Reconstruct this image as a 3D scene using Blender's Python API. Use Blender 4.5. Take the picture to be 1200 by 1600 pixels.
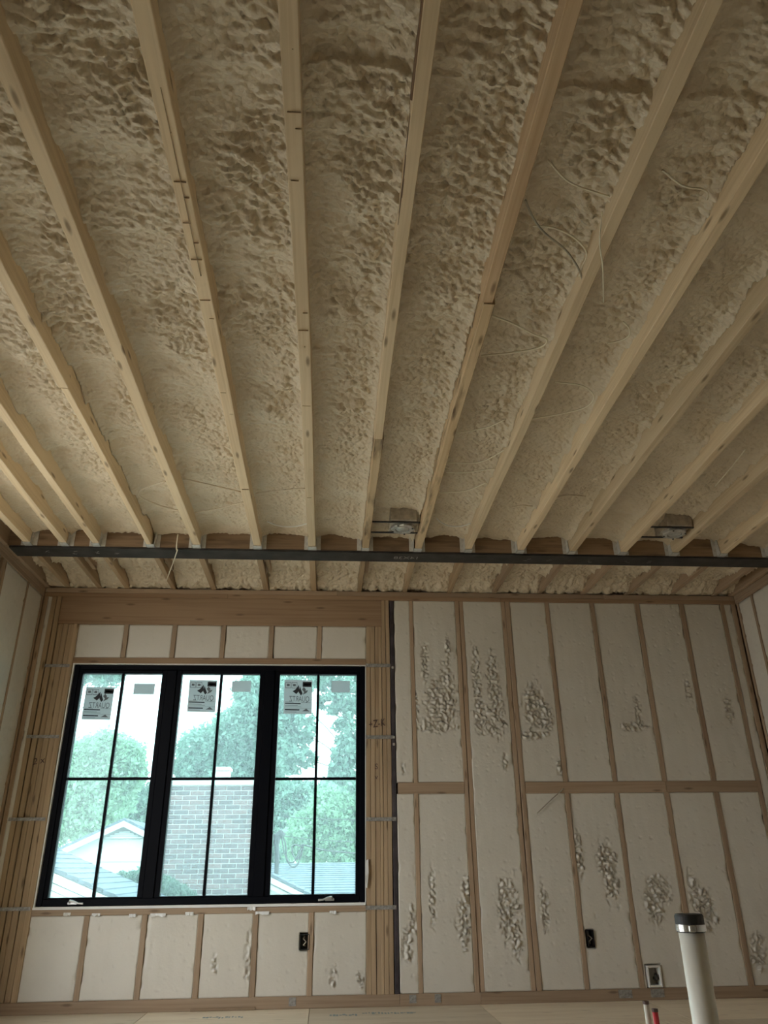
import bpy, bmesh, math, random
import numpy as np
from mathutils import Vector, Matrix

# ------------------------------------------------------------------ camera, world, exposure
S = bpy.context.scene
for o in list(bpy.data.objects):
    bpy.data.objects.remove(o)
COL = S.collection
CAMZ = 0.90
FPX, PITCH, YAW, ROLL = 1183.5, 0.43831, 0.074236, -0.011719
cy, sy, cp, sp = math.cos(YAW), math.sin(YAW), math.cos(PITCH), math.sin(PITCH)
FWD = np.array([sy*cp, cy*cp, sp]); RT0 = np.array([cy, -sy, 0.0]); UP0 = np.cross(RT0, FWD)
RT = RT0*math.cos(ROLL) + UP0*math.sin(ROLL)
UP = -RT0*math.sin(ROLL) + UP0*math.cos(ROLL)
cam = bpy.data.cameras.new('camera')
cam.sensor_fit = 'VERTICAL'; cam.sensor_height = 36.0; cam.sensor_width = 27.0
cam.lens = FPX/1600*36.0; cam.clip_start = 0.05; cam.clip_end = 400
camo = bpy.data.objects.new('camera', cam); COL.objects.link(camo)
M4 = Matrix(((RT[0], UP[0], -FWD[0], 0), (RT[1], UP[1], -FWD[1], 0), (RT[2], UP[2], -FWD[2], CAMZ), (0, 0, 0, 1)))
camo.matrix_world = M4
S.camera = camo

w = bpy.data.worlds.new('overcast_sky'); S.world = w; w.use_nodes = True
bg = w.node_tree.nodes['Background']
bg.inputs[0].default_value = (0.93, 0.97, 1.0, 1); bg.inputs[1].default_value = 3.2
S.view_settings.view_transform = 'Standard'; S.view_settings.look = 'None'
S.view_settings.gamma = 1.0; S.view_settings.use_curve_mapping = False
S.view_settings.exposure = 0.85
S.cycles.use_denoising = True
S.cycles.max_bounces = 10; S.cycles.diffuse_bounces = 6; S.cycles.transparent_max_bounces = 12

random.seed(7); RNG = np.random.RandomState(11)

# ------------------------------------------------------------------ pixel helpers (photo measured in 1200x1600)
def ray(px, py):
    return RT*((px-600)/FPX) - UP*((py-800)/FPX) + FWD
def at(px, py, Y):
    d = ray(px, py); p = d*(Y/d[1]); return np.array([p[0], p[1], p[2]+CAMZ])
def hor(px, py, z):
    d = ray(px, py); p = d*((z-CAMZ)/d[2]); return np.array([p[0], p[1], p[2]+CAMZ])

# ------------------------------------------------------------------ noise
def perlin(x, y, seed=0):
    x = np.asarray(x, float)+seed*17.31; y = np.asarray(y, float)+seed*9.77
    xi = np.floor(x).astype(np.int64); yi = np.floor(y).astype(np.int64)
    xf, yf = x-xi, y-yi
    def g(ix, iy, dx, dy):
        h = (ix*374761393 + iy*668265263 + seed*974711) & 0x7fffffff
        h = ((h ^ (h >> 13))*1274126177) & 0x7fffffff
        a = ((h ^ (h >> 16)) & 1023)/1023.0*2*math.pi
        return np.cos(a)*dx + np.sin(a)*dy
    u = xf*xf*xf*(xf*(xf*6-15)+10); v = yf*yf*yf*(yf*(yf*6-15)+10)
    a = g(xi, yi, xf, yf); b = g(xi+1, yi, xf-1, yf); c = g(xi, yi+1, xf, yf-1); d = g(xi+1, yi+1, xf-1, yf-1)
    return 1.5*((a*(1-u)+b*u)*(1-v) + (c*(1-u)+d*u)*v)
def worley(x, y, seed=0):
    """nearest jittered cell point: distance, offset from it, cell hash"""
    x = np.asarray(x, float)+seed*3.7; y = np.asarray(y, float)+seed*5.3
    xi = np.floor(x).astype(np.int64); yi = np.floor(y).astype(np.int64)
    best = np.full(x.shape, 9.0); oy = np.zeros(x.shape); ox = np.zeros(x.shape); hh = np.zeros(x.shape)
    for a in (-1, 0, 1):
        for b in (-1, 0, 1):
            ix, iy = xi+a, yi+b
            h = (ix*374761393 + iy*668265263 + seed*974711) & 0x7fffffff
            h = ((h ^ (h >> 13))*1274126177) & 0x7fffffff
            px = ix+(h & 255)/255.0; py = iy+((h >> 8) & 255)/255.0
            dx, dy = x-px, y-py; d = np.sqrt(dx*dx+dy*dy); k = d < best
            best = np.where(k, d, best); oy = np.where(k, dy, oy); ox = np.where(k, dx, ox); hh = np.where(k, ((h >> 16) & 255)/255.0, hh)
    return best, ox, oy, hh
def sstep(a, b, x):
    t = np.clip((x-a)/(b-a), 0, 1); return t*t*(3-2*t)

# ------------------------------------------------------------------ object helpers
WL = {}
def tag(o, label=None, cat=None, group=None, kind=None):
    if label: o['label'] = label
    if cat: o['category'] = cat
    if group: o['group'] = group
    if kind: o['kind'] = kind
    return o
def empty(name, loc, parent=None):
    o = bpy.data.objects.new(name, None); COL.objects.link(o)
    o.empty_display_size = 0.1
    loc = Vector(loc); WL[o.name] = loc
    if parent is not None:
        o.parent = parent; o.location = loc-WL[parent.name]
    else:
        o.location = loc
    return o
def mesh(name, verts, faces, mat, parent=None, smooth=False, uvs=None, mats=None, fmat=None, base=False):
    v = np.asarray(verts, float)
    lo, hi = v.min(0), v.max(0); c = (lo+hi)/2; c[2] = lo[2]
    me = bpy.data.meshes.new(name)
    if isinstance(faces, np.ndarray):
        me.from_pydata([], [], [])
        nf, k = faces.shape
        me.vertices.add(len(v)); me.vertices.foreach_set('co', (v-c).ravel())
        me.loops.add(nf*k); me.loops.foreach_set('vertex_index', faces.ravel())
        me.polygons.add(nf); me.polygons.foreach_set('loop_start', np.arange(0, nf*k, k))
        me.update(calc_edges=True)
    else:
        me.from_pydata([tuple(p) for p in (v-c)], [], faces); me.update()
    for m in (mats or [mat]):
        me.materials.append(m)
    if fmat is not None:
        me.polygons.foreach_set('material_index', np.asarray(fmat, np.int32))
    if smooth:
        me.polygons.foreach_set('use_smooth', np.ones(len(me.polygons), bool))
    if uvs is not None:
        l = me.uv_layers.new(name='UVMap'); l.data.foreach_set('uv', np.asarray(uvs, np.float32).ravel())
    me.validate()
    o = bpy.data.objects.new(name, me); COL.objects.link(o)
    WL[o.name] = Vector(c)
    if parent is not None:
        o.parent = parent; o.location = Vector(c)-WL[parent.name]
    else:
        o.location = c
    return o
class MB:
    """collects shapes of ONE part"""
    def __init__(s): s.v = []; s.f = []; s.m = []
    def add(s, v, f, m=0):
        n = len(s.v); s.v += [tuple(map(float, p)) for p in v]; s.f += [tuple(i+n for i in q) for q in f]; s.m += [m]*len(f); return s
    def box(s, x0, x1, y0, y1, z0, z1, m=0):
        v = [(x, y, z) for x in (x0, x1) for y in (y0, y1) for z in (z0, z1)]
        return s.add(v, [(0, 1, 3, 2), (4, 6, 7, 5), (0, 4, 5, 1), (2, 3, 7, 6), (0, 2, 6, 4), (1, 5, 7, 3)], m)
    def cbox(s, x0, x1, y0, y1, z0, z1, c=0.004, m=0):
        bm = bmesh.new(); bmesh.ops.create_cube(bm, size=1)
        for v in bm.verts:
            v.co = ((x0+x1)/2+v.co.x*(x1-x0), (y0+y1)/2+v.co.y*(y1-y0), (z0+z1)/2+v.co.z*(z1-z0))
        bmesh.ops.bevel(bm, geom=bm.edges[:], offset=c, segments=1, affect='EDGES')
        bm.verts.index_update()
        s.add([v.co for v in bm.verts], [[v.index for v in f.verts] for f in bm.faces], m); bm.free(); return s
    def obox(s, o, ax, ay, az, m=0):
        o, ax, ay, az = map(np.array, (o, ax, ay, az))
        v = [o+i*ax+j*ay+k*az for i in (0, 1) for j in (0, 1) for k in (0, 1)]
        return s.add(v, [(0, 1, 3, 2), (4, 6, 7, 5), (0, 4, 5, 1), (2, 3, 7, 6), (0, 2, 6, 4), (1, 5, 7, 3)], m)
    def tube(s, pts, r, n=8, m=0, cap=True):
        P = [np.array(p, float) for p in pts]; rings = []
        rr = r if hasattr(r, '__len__') else [r]*len(P)
        prev = None
        for i, p in enumerate(P):
            t = P[min(i+1, len(P)-1)]-P[max(i-1, 0)]; t = t/(np.linalg.norm(t)+1e-9)
            a = prev if prev is not None else (np.array([0, 0, 1.]) if abs(t[2]) < .9 else np.array([1., 0, 0]))
            a = a-t*np.dot(a, t); a /= np.linalg.norm(a)+1e-9; b = np.cross(t, a); prev = a
            rings.append([p+rr[i]*(math.cos(2*math.pi*k/n)*a+math.sin(2*math.pi*k/n)*b) for k in range(n)])
        v = [q for R_ in rings for q in R_]; f = []
        for i in range(len(P)-1):
            for k in range(n):
                f.append((i*n+k, i*n+(k+1) % n, (i+1)*n+(k+1) % n, (i+1)*n+k))
        if cap:
            f.append(tuple(range(n))[::-1]); f.append(tuple((len(P)-1)*n+k for k in range(n)))
        return s.add(v, f, m)
    def lathe(s, c, prof, n=28, m=0):
        v = []; f = []
        for r, z in prof:
            v += [(c[0]+r*math.cos(2*math.pi*k/n), c[1]+r*math.sin(2*math.pi*k/n), c[2]+z) for k in range(n)]
        for i in range(len(prof)-1):
            for k in range(n):
                f.append((i*n+k, i*n+(k+1) % n, (i+1)*n+(k+1) % n, (i+1)*n+k))
        return s.add(v, f, m)
    def build(s, name, mat, parent=None, smooth=False, mats=None):
        return mesh(name, s.v, s.f, mat, parent, smooth, mats=mats, fmat=s.m if mats else None)

def lumber(name, x0, x1, y0, y1, z0, z1, mat, parent=None, wob=0.0012, ch=0.003, seg=0.3):
    lo = np.array([x0, y0, z0], float); hi = np.array([x1, y1, z1], float); d = hi-lo
    L = int(np.argmax(d)); A, B = [(1, 2), (2, 0), (0, 1)][L]
    n = max(2, int(d[L]/seg)+1); ch = min(ch, d[A]*.3, d[B]*.3)
    a0, a1, b0, b1 = lo[A], hi[A], lo[B], hi[B]
    cs = [(a0+ch, b0), (a1-ch, b0), (a1, b0+ch), (a1, b1-ch), (a1-ch, b1), (a0+ch, b1), (a0, b1-ch), (a0, b0+ch)]
    per = [0]
    for i in range(8):
        p, q = cs[i], cs[(i+1) % 8]; per.append(per[-1]+math.hypot(q[0]-p[0], q[1]-p[1]))
    ph = RNG.rand(4)*6.28; ou, ov = RNG.rand(2)*20
    V = []; F = []; U = []
    ts = np.linspace(lo[L], hi[L], n)
    for t in ts:
        da = wob*math.sin(t*2.3+ph[0])+wob*.6*math.sin(t*6.1+ph[1]); db = wob*math.sin(t*1.9+ph[2])
        for a, b in cs:
            p = [0, 0, 0]; p[L] = t; p[A] = a+da; p[B] = b+db; V.append(p)
    for i in range(n-1):
        for k in range(8):
            F.append((i*8+k, i*8+(k+1) % 8, (i+1)*8+(k+1) % 8, (i+1)*8+k))
            U += [(ts[i]+ou, per[k]+ov), (ts[i]+ou, per[k+1]+ov), (ts[i+1]+ou, per[k+1]+ov), (ts[i+1]+ou, per[k]+ov)]
    F.append(tuple(range(8))[::-1]); U += [(ou+.02*cs[k][0], ov+cs[k][1]) for k in reversed(range(8))]
    F.append(tuple((n-1)*8+k for k in range(8))); U += [(ou+.02*cs[k][0], ov+cs[k][1]) for k in range(8)]
    return mesh(name, V, F, mat, parent, uvs=U)

def sheet(name, us, vs, fn, mp, mat, parent, back):
    """a body of foam: relief grid facing the room, skirt running back to the sheathing. mp(U,V,D)->xyz"""
    U, V = np.meshgrid(us, vs, indexing='xy'); D = fn(U, V)
    nu, nv = len(us), len(vs)
    front = np.stack(mp(U, V, D), -1).reshape(-1, 3)
    idx = np.arange(nu*nv).reshape(nv, nu)
    q = np.stack([idx[:-1, :-1], idx[:-1, 1:], idx[1:, 1:], idx[1:, :-1]], -1).reshape(-1, 4)
    rim = np.concatenate([idx[0, :], idx[1:, -1], idx[-1, -2::-1], idx[-2:0:-1, 0]])
    rb = np.stack(mp(U.ravel()[rim], V.ravel()[rim], np.full(len(rim), back)), -1)
    n0 = nu*nv; k = np.arange(len(rim)); k2 = (k+1) % len(rim)
    sk = np.stack([rim[k2], rim[k], n0+k, n0+k2], -1)
    return mesh(name, np.concatenate([front, rb]), np.concatenate([q, sk]), mat, parent, smooth=True)

# ------------------------------------------------------------------ materials
def newmat(name):
    m = bpy.data.materials.new(name); m.use_nodes = True; nt = m.node_tree
    return m, nt, nt.nodes['Principled BSDF']
def plain(name, col, rough=0.6, metal=0.0, noise=0.0, nscale=20, bump=0.0, spec=0.5):
    m, nt, b = newmat(name)
    b.inputs['Base Color'].default_value = (*col, 1); b.inputs['Roughness'].default_value = rough
    b.inputs['Metallic'].default_value = metal; b.inputs['Specular IOR Level'].default_value = spec
    if noise or bump:
        tc = nt.nodes.new('ShaderNodeTexCoord'); n = nt.nodes.new('ShaderNodeTexNoise')
        n.inputs['Scale'].default_value = nscale; n.inputs['Detail'].default_value = 5
        nt.links.new(tc.outputs['Object'], n.inputs['Vector'])
        if noise:
            r = nt.nodes.new('ShaderNodeValToRGB')
            r.color_ramp.elements[0].position = .3; r.color_ramp.elements[1].position = .7
            r.color_ramp.elements[0].color = (*[c*(1-noise) for c in col], 1)
            r.color_ramp.elements[1].color = (*[min(1, c*(1+noise)) for c in col], 1)
            nt.links.new(n.outputs['Fac'], r.inputs['Fac']); nt.links.new(r.outputs['Color'], b.inputs['Base Color'])
        if bump:
            bp = nt.nodes.new('ShaderNodeBump'); bp.inputs['Strength'].default_value = bump; bp.inputs['Distance'].default_value = .01
            nt.links.new(n.outputs['Fac'], bp.inputs['Height']); nt.links.new(bp.outputs['Normal'], b.inputs['Normal'])
    return m
def wood(name, light, dark, knot=0.5, stain=0.0, rough=.65):
    m, nt, b = newmat(name); N = nt.nodes.new; L = nt.links.new
    uv = N('ShaderNodeUVMap')
    mp = N('ShaderNodeMapping'); mp.inputs['Scale'].default_value = (1.4, 55, 1); L(uv.outputs['UV'], mp.inputs['Vector'])
    g = N('ShaderNodeTexNoise'); g.inputs['Scale'].default_value = 1.0; g.inputs['Detail'].default_value = 6; g.inputs['Distortion'].default_value = .5
    L(mp.outputs['Vector'], g.inputs['Vector'])
    mp2 = N('ShaderNodeMapping'); mp2.inputs['Scale'].default_value = (.9, 5, 1); L(uv.outputs['UV'], mp2.inputs['Vector'])
    g2 = N('ShaderNodeTexNoise'); g2.inputs['Scale'].default_value = 1.0; g2.inputs['Detail'].default_value = 3; L(mp2.outputs['Vector'], g2.inputs['Vector'])
    add = N('ShaderNodeMath'); add.operation = 'ADD'; L(g.outputs['Fac'], add.inputs[0]); L(g2.outputs['Fac'], add.inputs[1])
    r = N('ShaderNodeValToRGB'); r.color_ramp.elements[0].position = .72; r.color_ramp.elements[1].position = 1.22
    r.color_ramp.elements[0].color = (*dark, 1); r.color_ramp.elements[1].color = (*light, 1)
    hv = N('ShaderNodeMath'); hv.operation = 'MULTIPLY'; hv.inputs[1].default_value = 0.5; L(add.outputs[0], hv.inputs[0]); L(hv.outputs[0], r.inputs['Fac'])
    r.color_ramp.elements[0].position = .36; r.color_ramp.elements[1].position = .56
    # knots
    mp3 = N('ShaderNodeMapping'); mp3.inputs['Scale'].default_value = (1.7, 7, 1); L(uv.outputs['UV'], mp3.inputs['Vector'])
    vo = N('ShaderNodeTexVoronoi'); vo.voronoi_dimensions = '2D'; vo.inputs['Scale'].default_value = 1.0; L(mp3.outputs['Vector'], vo.inputs['Vector'])
    kr = N('ShaderNodeValToRGB'); kr.color_ramp.elements[0].position = .03; kr.color_ramp.elements[1].position = .085
    kr.color_ramp.elements[0].color = (knot,)*3+(1,); kr.color_ramp.elements[1].color = (0, 0, 0, 1)
    L(vo.outputs['Distance'], kr.inputs['Fac'])
    mx = N('ShaderNodeMixRGB'); mx.inputs['Color2'].default_value = (dark[0]*.3, dark[1]*.25, dark[2]*.22, 1)
    L(kr.outputs['Color'], mx.inputs['Fac']); L(r.outputs['Color'], mx.inputs['Color1'])
    oi = N('ShaderNodeObjectInfo'); hs = N('ShaderNodeHueSaturation')
    mr = N('ShaderNodeMapRange'); mr.inputs['To Min'].default_value = .84; mr.inputs['To Max'].default_value = 1.1
    L(oi.outputs['Random'], mr.inputs['Value']); L(mr.outputs[0], hs.inputs['Value']); L(mx.outputs['Color'], hs.inputs['Color'])
    out = hs.outputs['Color']
    if stain:
        mp4 = N('ShaderNodeMapping'); mp4.inputs['Scale'].default_value = (1.6, 9, 1); L(uv.outputs['UV'], mp4.inputs['Vector'])
        s = N('ShaderNodeTexNoise'); s.inputs['Scale'].default_value = 1.6; s.inputs['Detail'].default_value = 6; L(mp4.outputs['Vector'], s.inputs['Vector'])
        sr = N('ShaderNodeValToRGB'); sr.color_ramp.elements[0].position = .5; sr.color_ramp.elements[1].position = .66
        sr.color_ramp.elements[1].color = (stain,)*3+(1,); L(s.outputs['Fac'], sr.inputs['Fac'])
        m2 = N('ShaderNodeMixRGB'); m2.inputs['Color2'].default_value = (.07, .045, .03, 1)
        L(sr.outputs['Color'], m2.inputs['Fac']); L(out, m2.inputs['Color1']); out = m2.outputs['Color']
    L(out, b.inputs['Base Color']); b.inputs['Roughness'].default_value = rough; b.inputs['Specular IOR Level'].default_value = .25
    bp = N('ShaderNodeBump'); bp.inputs['Strength'].default_value = .12; bp.inputs['Distance'].default_value = .003
    L(g.outputs['Fac'], bp.inputs['Height']); L(bp.outputs['Normal'], b.inputs['Normal'])
    return m
def foam_mat(name, c1, c2, fine=.25, scale=70, lumps=False):
    m, nt, b = newmat(name); N = nt.nodes.new; L = nt.links.new
    tc = N('ShaderNodeTexCoord')
    n = N('ShaderNodeTexNoise'); n.inputs['Scale'].default_value = 3.0; n.inputs['Detail'].default_value = 5; L(tc.outputs['Object'], n.inputs['Vector'])
    r = N('ShaderNodeValToRGB'); r.color_ramp.elements[0].position = .32; r.color_ramp.elements[1].position = .68
    r.color_ramp.elements[0].color = (*c1, 1); r.color_ramp.elements[1].color = (*c2, 1)
    L(n.outputs['Fac'], r.inputs['Fac']); L(r.outputs['Color'], b.inputs['Base Color'])
    f = N('ShaderNodeTexNoise'); f.inputs['Scale'].default_value = scale; f.inputs['Detail'].default_value = 4; L(tc.outputs['Object'], f.inputs['Vector'])
    bp = N('ShaderNodeBump'); bp.inputs['Strength'].default_value = fine; bp.inputs['Distance'].default_value = .008
    L(f.outputs['Fac'], bp.inputs['Height']); L(bp.outputs['Normal'], b.inputs['Normal'])
    b.inputs['Roughness'].default_value = .38; b.inputs['Specular IOR Level'].default_value = .55
    if lumps:
        vo = N('ShaderNodeTexVoronoi'); vo.inputs['Scale'].default_value = 42; L(tc.outputs['Object'], vo.inputs['Vector'])
        b2_ = N('ShaderNodeBump'); b2_.invert = True; b2_.inputs['Strength'].default_value = .55; b2_.inputs['Distance'].default_value = .012
        L(vo.outputs['Distance'], b2_.inputs['Height']); L(bp.outputs['Normal'], b2_.inputs['Normal']); L(b2_.outputs['Normal'], b.inputs['Normal'])
    return m

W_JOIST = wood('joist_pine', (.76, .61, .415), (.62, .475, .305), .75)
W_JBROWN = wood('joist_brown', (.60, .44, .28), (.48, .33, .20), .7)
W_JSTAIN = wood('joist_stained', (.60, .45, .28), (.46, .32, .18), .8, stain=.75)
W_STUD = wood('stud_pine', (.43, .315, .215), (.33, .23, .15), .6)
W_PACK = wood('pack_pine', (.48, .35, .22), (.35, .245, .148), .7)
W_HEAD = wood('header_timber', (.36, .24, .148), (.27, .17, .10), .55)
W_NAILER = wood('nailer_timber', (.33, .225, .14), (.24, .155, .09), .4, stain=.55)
W_SUB = wood('subfloor_ply', (.80, .70, .54), (.68, .57, .42), .3)
W_BARK = wood('bark_wood', (.20, .12, .07), (.06, .035, .02), .5)
PENCIL = plain('pencil', (.48, .36, .23), .9)
W_SCRAP = wood('scrap_board', (.36, .26, .17), (.27, .19, .12), .3)
FOAM_C = foam_mat('ceiling_foam', (.63, .53, .385), (.72, .62, .47), .5, 60, True)
FOAM_W = foam_mat('wall_foam', (.64, .60, .52), (.69, .65, .57), .15, 60)
SHEATH = plain('sheathing', (.34, .24, .15), .8, noise=.2)
STEEL = plain('beam_steel', (.045, .042, .04), .6, 0, noise=.35, nscale=9, spec=.2)
COLSTEEL = plain('column_steel', (.06, .05, .055), .55, .3, noise=.4, nscale=12)
GALV = plain('galvanised', (.60, .60, .58), .42, .8, noise=.15, nscale=30)
HANGER = plain('hanger_steel', (.66, .65, .62), .5, .35, noise=.15, nscale=40)
STRAP = plain('strap_steel', (.33, .32, .30), .55, .5, noise=.35, nscale=60)
BLACKF = plain('window_black', (.003, .0035, .006), .5, spec=.08)
BLACKP = plain('black_plastic', (.02, .02, .02), .45)
WHITEP = plain('white_plastic', (.78, .77, .72), .45)
CABLE = plain('cable_cream', (.84, .78, .62), .5)
CABLEG = plain('cable_grey', (.40, .36, .28), .6)
PVC = plain('pvc_white', (.80, .77, .68), .35, noise=.03)
RUBBER = plain('rubber_black', (.018, .018, .018), .55)
CHROME = plain('clamp_steel', (.75, .75, .74), .25, 1.0)
PEXW = plain('pex_white', (.72, .66, .56), .4)
PEXR = plain('pex_red', (.55, .04, .05), .4)
VINYL = plain('white_flange', (.80, .80, .78), .5)
INK = plain('ink_dark', (.07, .035, .03), .8)
CHALK = plain('chalk', (.30, .28, .27), .9)
BLUEINK = plain('blue_ink', (.30, .36, .36), .9)
# ------------------------------------------------------------------ levels
YW = 6.358; YB = 5.40
ZJ = 2.21+CAMZ                       # joist undersides
XL, XR = -2.45, 3.67
ZTOP = ZJ+.29
YBACK = -4.2

# ================================================================== STRUCTURE
# ground and floor
floor = MB().box(XL-.18, XR+.18, YBACK-.15, YW+.16, -.30, -.02).build('floor', SHEATH)
tag(floor, 'plywood subfloor of the unfinished room', 'floor', kind='structure')
xs = [XL-.1, -1.22, -.095, 1.12, 2.34, XR+.1]; ys = [YBACK, -1.75, .69, 3.13, 5.57, YW+.14]
for i in range(len(xs)-1):
    for j in range(len(ys)-1):
        lumber('plywood_panel', xs[i]+.002, xs[i+1]-.002, ys[j]+.002, ys[j+1]-.002, -.02, 0, W_SUB, floor, wob=0, ch=.002, seg=3)

# ceiling: deck, joists, foam, nailer
ceiling = MB().box(XL-.18, XR+.18, YBACK-.15, YW+.16, ZTOP, ZTOP+.03).build('ceiling', SHEATH)
tag(ceiling, 'roof deck above open joists packed with spray foam', 'ceiling', kind='structure')
JX = [-2.288, -2.021, -1.789, -1.392, -1.053, -.595, -.181, .224, .627, 1.025, 1.432, 1.839, 2.249, 2.664, 3.057, 3.46]
JW = .050
def hanger(x0, x1, y, par):
    b = MB(); t = .003
    b.box(x0-t, x1+t, y-.055, y+.01, ZJ-.006, ZJ-.001)
    for sx, e in ((x0-t, -1), (x1, 1)):
        b.add([(sx, y-.055, ZJ-.006), (sx, y+.008, ZJ-.006), (sx, y+.008, ZJ+.17), (sx, y-.02, ZJ+.17), (sx+t, y-.055, ZJ-.006), (sx+t, y+.008, ZJ-.006), (sx+t, y+.008, ZJ+.17), (sx+t, y-.02, ZJ+.17)],
              [(0, 1, 2, 3), (7, 6, 5, 4), (0, 4, 5, 1), (1, 5, 6, 2), (2, 6, 7, 3), (3, 7, 4, 0)])
        fx = (sx-.03, sx) if e < 0 else (sx+t, sx+t+.03)
        b.box(fx[0], fx[1], y+.003, y+.007, ZJ-.004, ZJ+.17)
    return b.build('joist_hanger', HANGER, par)
for i, x in enumerate(JX):
    wd = .058 if i in (4, 5, 6) else JW
    segs = [(YBACK, YB-.004, W_JOIST)]
    if i == 3: segs = [(YBACK, 3.30, W_JOIST), (3.30, YB-.004, W_JOIST)]
    if i == 7: segs = [(YBACK, 3.72, W_JOIST), (3.72, YB-.004, W_JSTAIN)]
    if i == 8: segs = [(YBACK, 2.55, W_JBROWN), (2.55, YB-.004, W_JSTAIN)]
    for k, (a, b_, m) in enumerate(segs):
        dx = .006*k
        j = lumber('joist', x+dx, x+wd+(dx if i != 3 else -.008*k), a+(.003 if k else 0), b_, ZJ-(.004 if k else 0), ZTOP, m, ceiling, wob=.003)
    hanger(x-.001, x+wd+.006*(len(segs)-1)+.001, YB-.004, j)
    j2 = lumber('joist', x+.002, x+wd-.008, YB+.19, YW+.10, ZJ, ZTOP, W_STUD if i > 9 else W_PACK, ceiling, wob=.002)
    if i in (1, 3, 5, 7, 12):
        lumber('joist', x+wd-.004, x+wd+.03, YB+.19, YB+.62, ZJ+.045, ZTOP, W_STUD, ceiling, wob=.002)

# pencil ticks on two joists, bark edge on another
for jx, wd, line, ticks in ((JX[5], .058, [(1.62, 2.45)], (1.78, 1.98, 2.05, 2.17, 2.27, 2.36, 2.45, 2.6, 2.72, 3.3, 3.5, 4.4)), (JX[6], .058, [], (1.47, 1.68, 1.74, 1.95, 2.66, 2.78, 2.9, 3.4, 4.1, 4.5))):
    mb = MB()
    for a, b_ in line: mb.box(jx+wd*.55, jx+wd*.55+.0014, a, b_, ZJ-.0042, ZJ+.002)
    for k, t_ in enumerate(ticks): mb.box(jx+(.008 if k % 2 else wd*.55), jx+(wd-.006 if k % 3 else wd*.62), t_, t_+.0016, ZJ-.0042, ZJ+.002)
    mb.build('pencil_mark', PENCIL, ceiling)
lumber('bark_edge', JX[7]-.004, JX[7]+.005, .9, 1.62, ZJ+.001, ZJ+.034, W_BARK, ceiling, wob=.004, seg=.08)
lumber('bark_edge', JX[7]-.003, JX[7]+.004, 1.68, 2.5, ZJ+.003, ZJ+.022, W_BARK, ceiling, wob=.004, seg=.08)
FY = np.concatenate([np.linspace(YBACK, .95, 60)[:-1], np.arange(.95, YB+.004, .0066), [YB+.004]])
def ceil_fn(i, xa, xb):
    right = xa > .9
    def fn(X, Y):
        wbx = X+.02*perlin(X/.11, Y/.11, 31+i); wby = Y+.02*perlin(X/.12, Y/.12, 51+i)
        u = (X-xa)/(xb-xa)
        def scales(cx_, cy_, sd):
            d, ox, oy, hh = worley(wbx/cx_, wby/cy_, sd+i)
            return np.clip(1-d*d*1.1, 0, 1)*(.55+.45*hh)-.12*oy
        big = scales(.044, .031, 1); small = scales(.027, .0185, 71)
        low = perlin(X/.30, Y/.22, 5+i); mid_ = perlin(X/.13, Y/.10, 8+i)
        patch = sstep(-.30, .40, perlin(X/.35, Y/.45, 91+i)+1.0*(u-.36))
        amp = (.50+.70*patch)*(1-.30*sstep(4.2, 5.2, Y))*(.75 if right else 1.05)
        sz = sstep(-.3, .4, perlin(X/.25, Y/.3, 111+i)+.35*(2.6-Y))
        h = amp*(.037*big*sz+.026*small*(1-.5*sz)) + .018*low+.012*mid_-.012
        ws = (Y+.05*perlin(X/.25, Y/.3, 19+i)+i*.11)/(.36+.04*(i % 3)); ws = ws-np.floor(ws)
        h += .024*sstep(0, .82, ws)*sstep(1.0, .86, ws)+.010*sstep(.25, .6, perlin(Y/.45+i*3.1, Y*0+.3, 7+i))                   # passes of the spray gun
        e = np.minimum(X-xa, xb-X)
        edge = .030*np.exp(-e/.020)+.018*np.exp(-e/.06)
        edge *= .8+.7*perlin(Y/.40, Y*0+i*1.7, 13+i)+.15*perlin(Y/.06, Y*0+i*1.7, 14+i)
        h += np.clip(edge, 0, .05)
        h += .02*sstep(YB-.45, YB-.12, Y)*(.2+.8*np.abs(perlin(X/.2, Y*0+.5, 17+i)))
        for (yy, a, lo_) in {6: [(1.575, .022, 0)], 7: [(1.60, .02, 0)], 8: [(1.60, .03, 0), (2.9, .012, 0)], 9: [(1.62, .015, 0)]}.get(i, []):
            h += a*sstep(0, .012, Y-yy-.012*perlin(X/.15, Y*0, 3))*np.exp(-np.clip(Y-yy, 0, 9)/.10)
        return ZJ+.148-h
    return fn
edges = [(XL, JX[0])]+[(JX[k]+JW+(.006 if k in (4, 5, 6) else 0), JX[k+1]) for k in range(len(JX)-1)]+[(JX[-1]+JW, XR)]
for i, (xa, xb) in enumerate(edges):
    n = max(4, int((xb-xa)/.0068))
    sheet('foam_panel', np.linspace(xa-.004, xb+.004, n), FY, ceil_fn(i-1, xa, xb), lambda U, V, D: (U, V, D), FOAM_C, ceiling, ZTOP)
    def fn2(X, Y, i=i, xa=xa, xb=xb):
        e = np.minimum(X-xa, xb-X)
        wb = X+.02*perlin(X/.1, Y/.1, 3+i)
        h = .026*np.abs(perlin(wb/.055, Y/.045, 201+i))+.018*np.abs(perlin(wb/.10, Y/.09, 231+i))+.02*perlin(X/.3, Y/.3, 251+i)
        h += .05*np.exp(-e/.02)*(.6+.8*perlin(Y/.12, Y*0+i, 15+i))*(1-sstep(YW-.36, YW-.16, Y))
        h += .085*sstep(YW-.26, YW-.02, Y)*(.8+.5*np.abs(perlin(X/.09, Y/.2, 261+i)))
        return ZJ+.105-np.minimum(h, .103+.012*perlin(X/.06, Y/.06, 3))
    sheet('foam_panel', np.linspace(xa-.004, xb+.004, n), np.arange(YB+.20, YW+.13, .0085), fn2, lambda U, V, D: (U, V, D), FOAM_C, ceiling, ZTOP)
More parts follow.
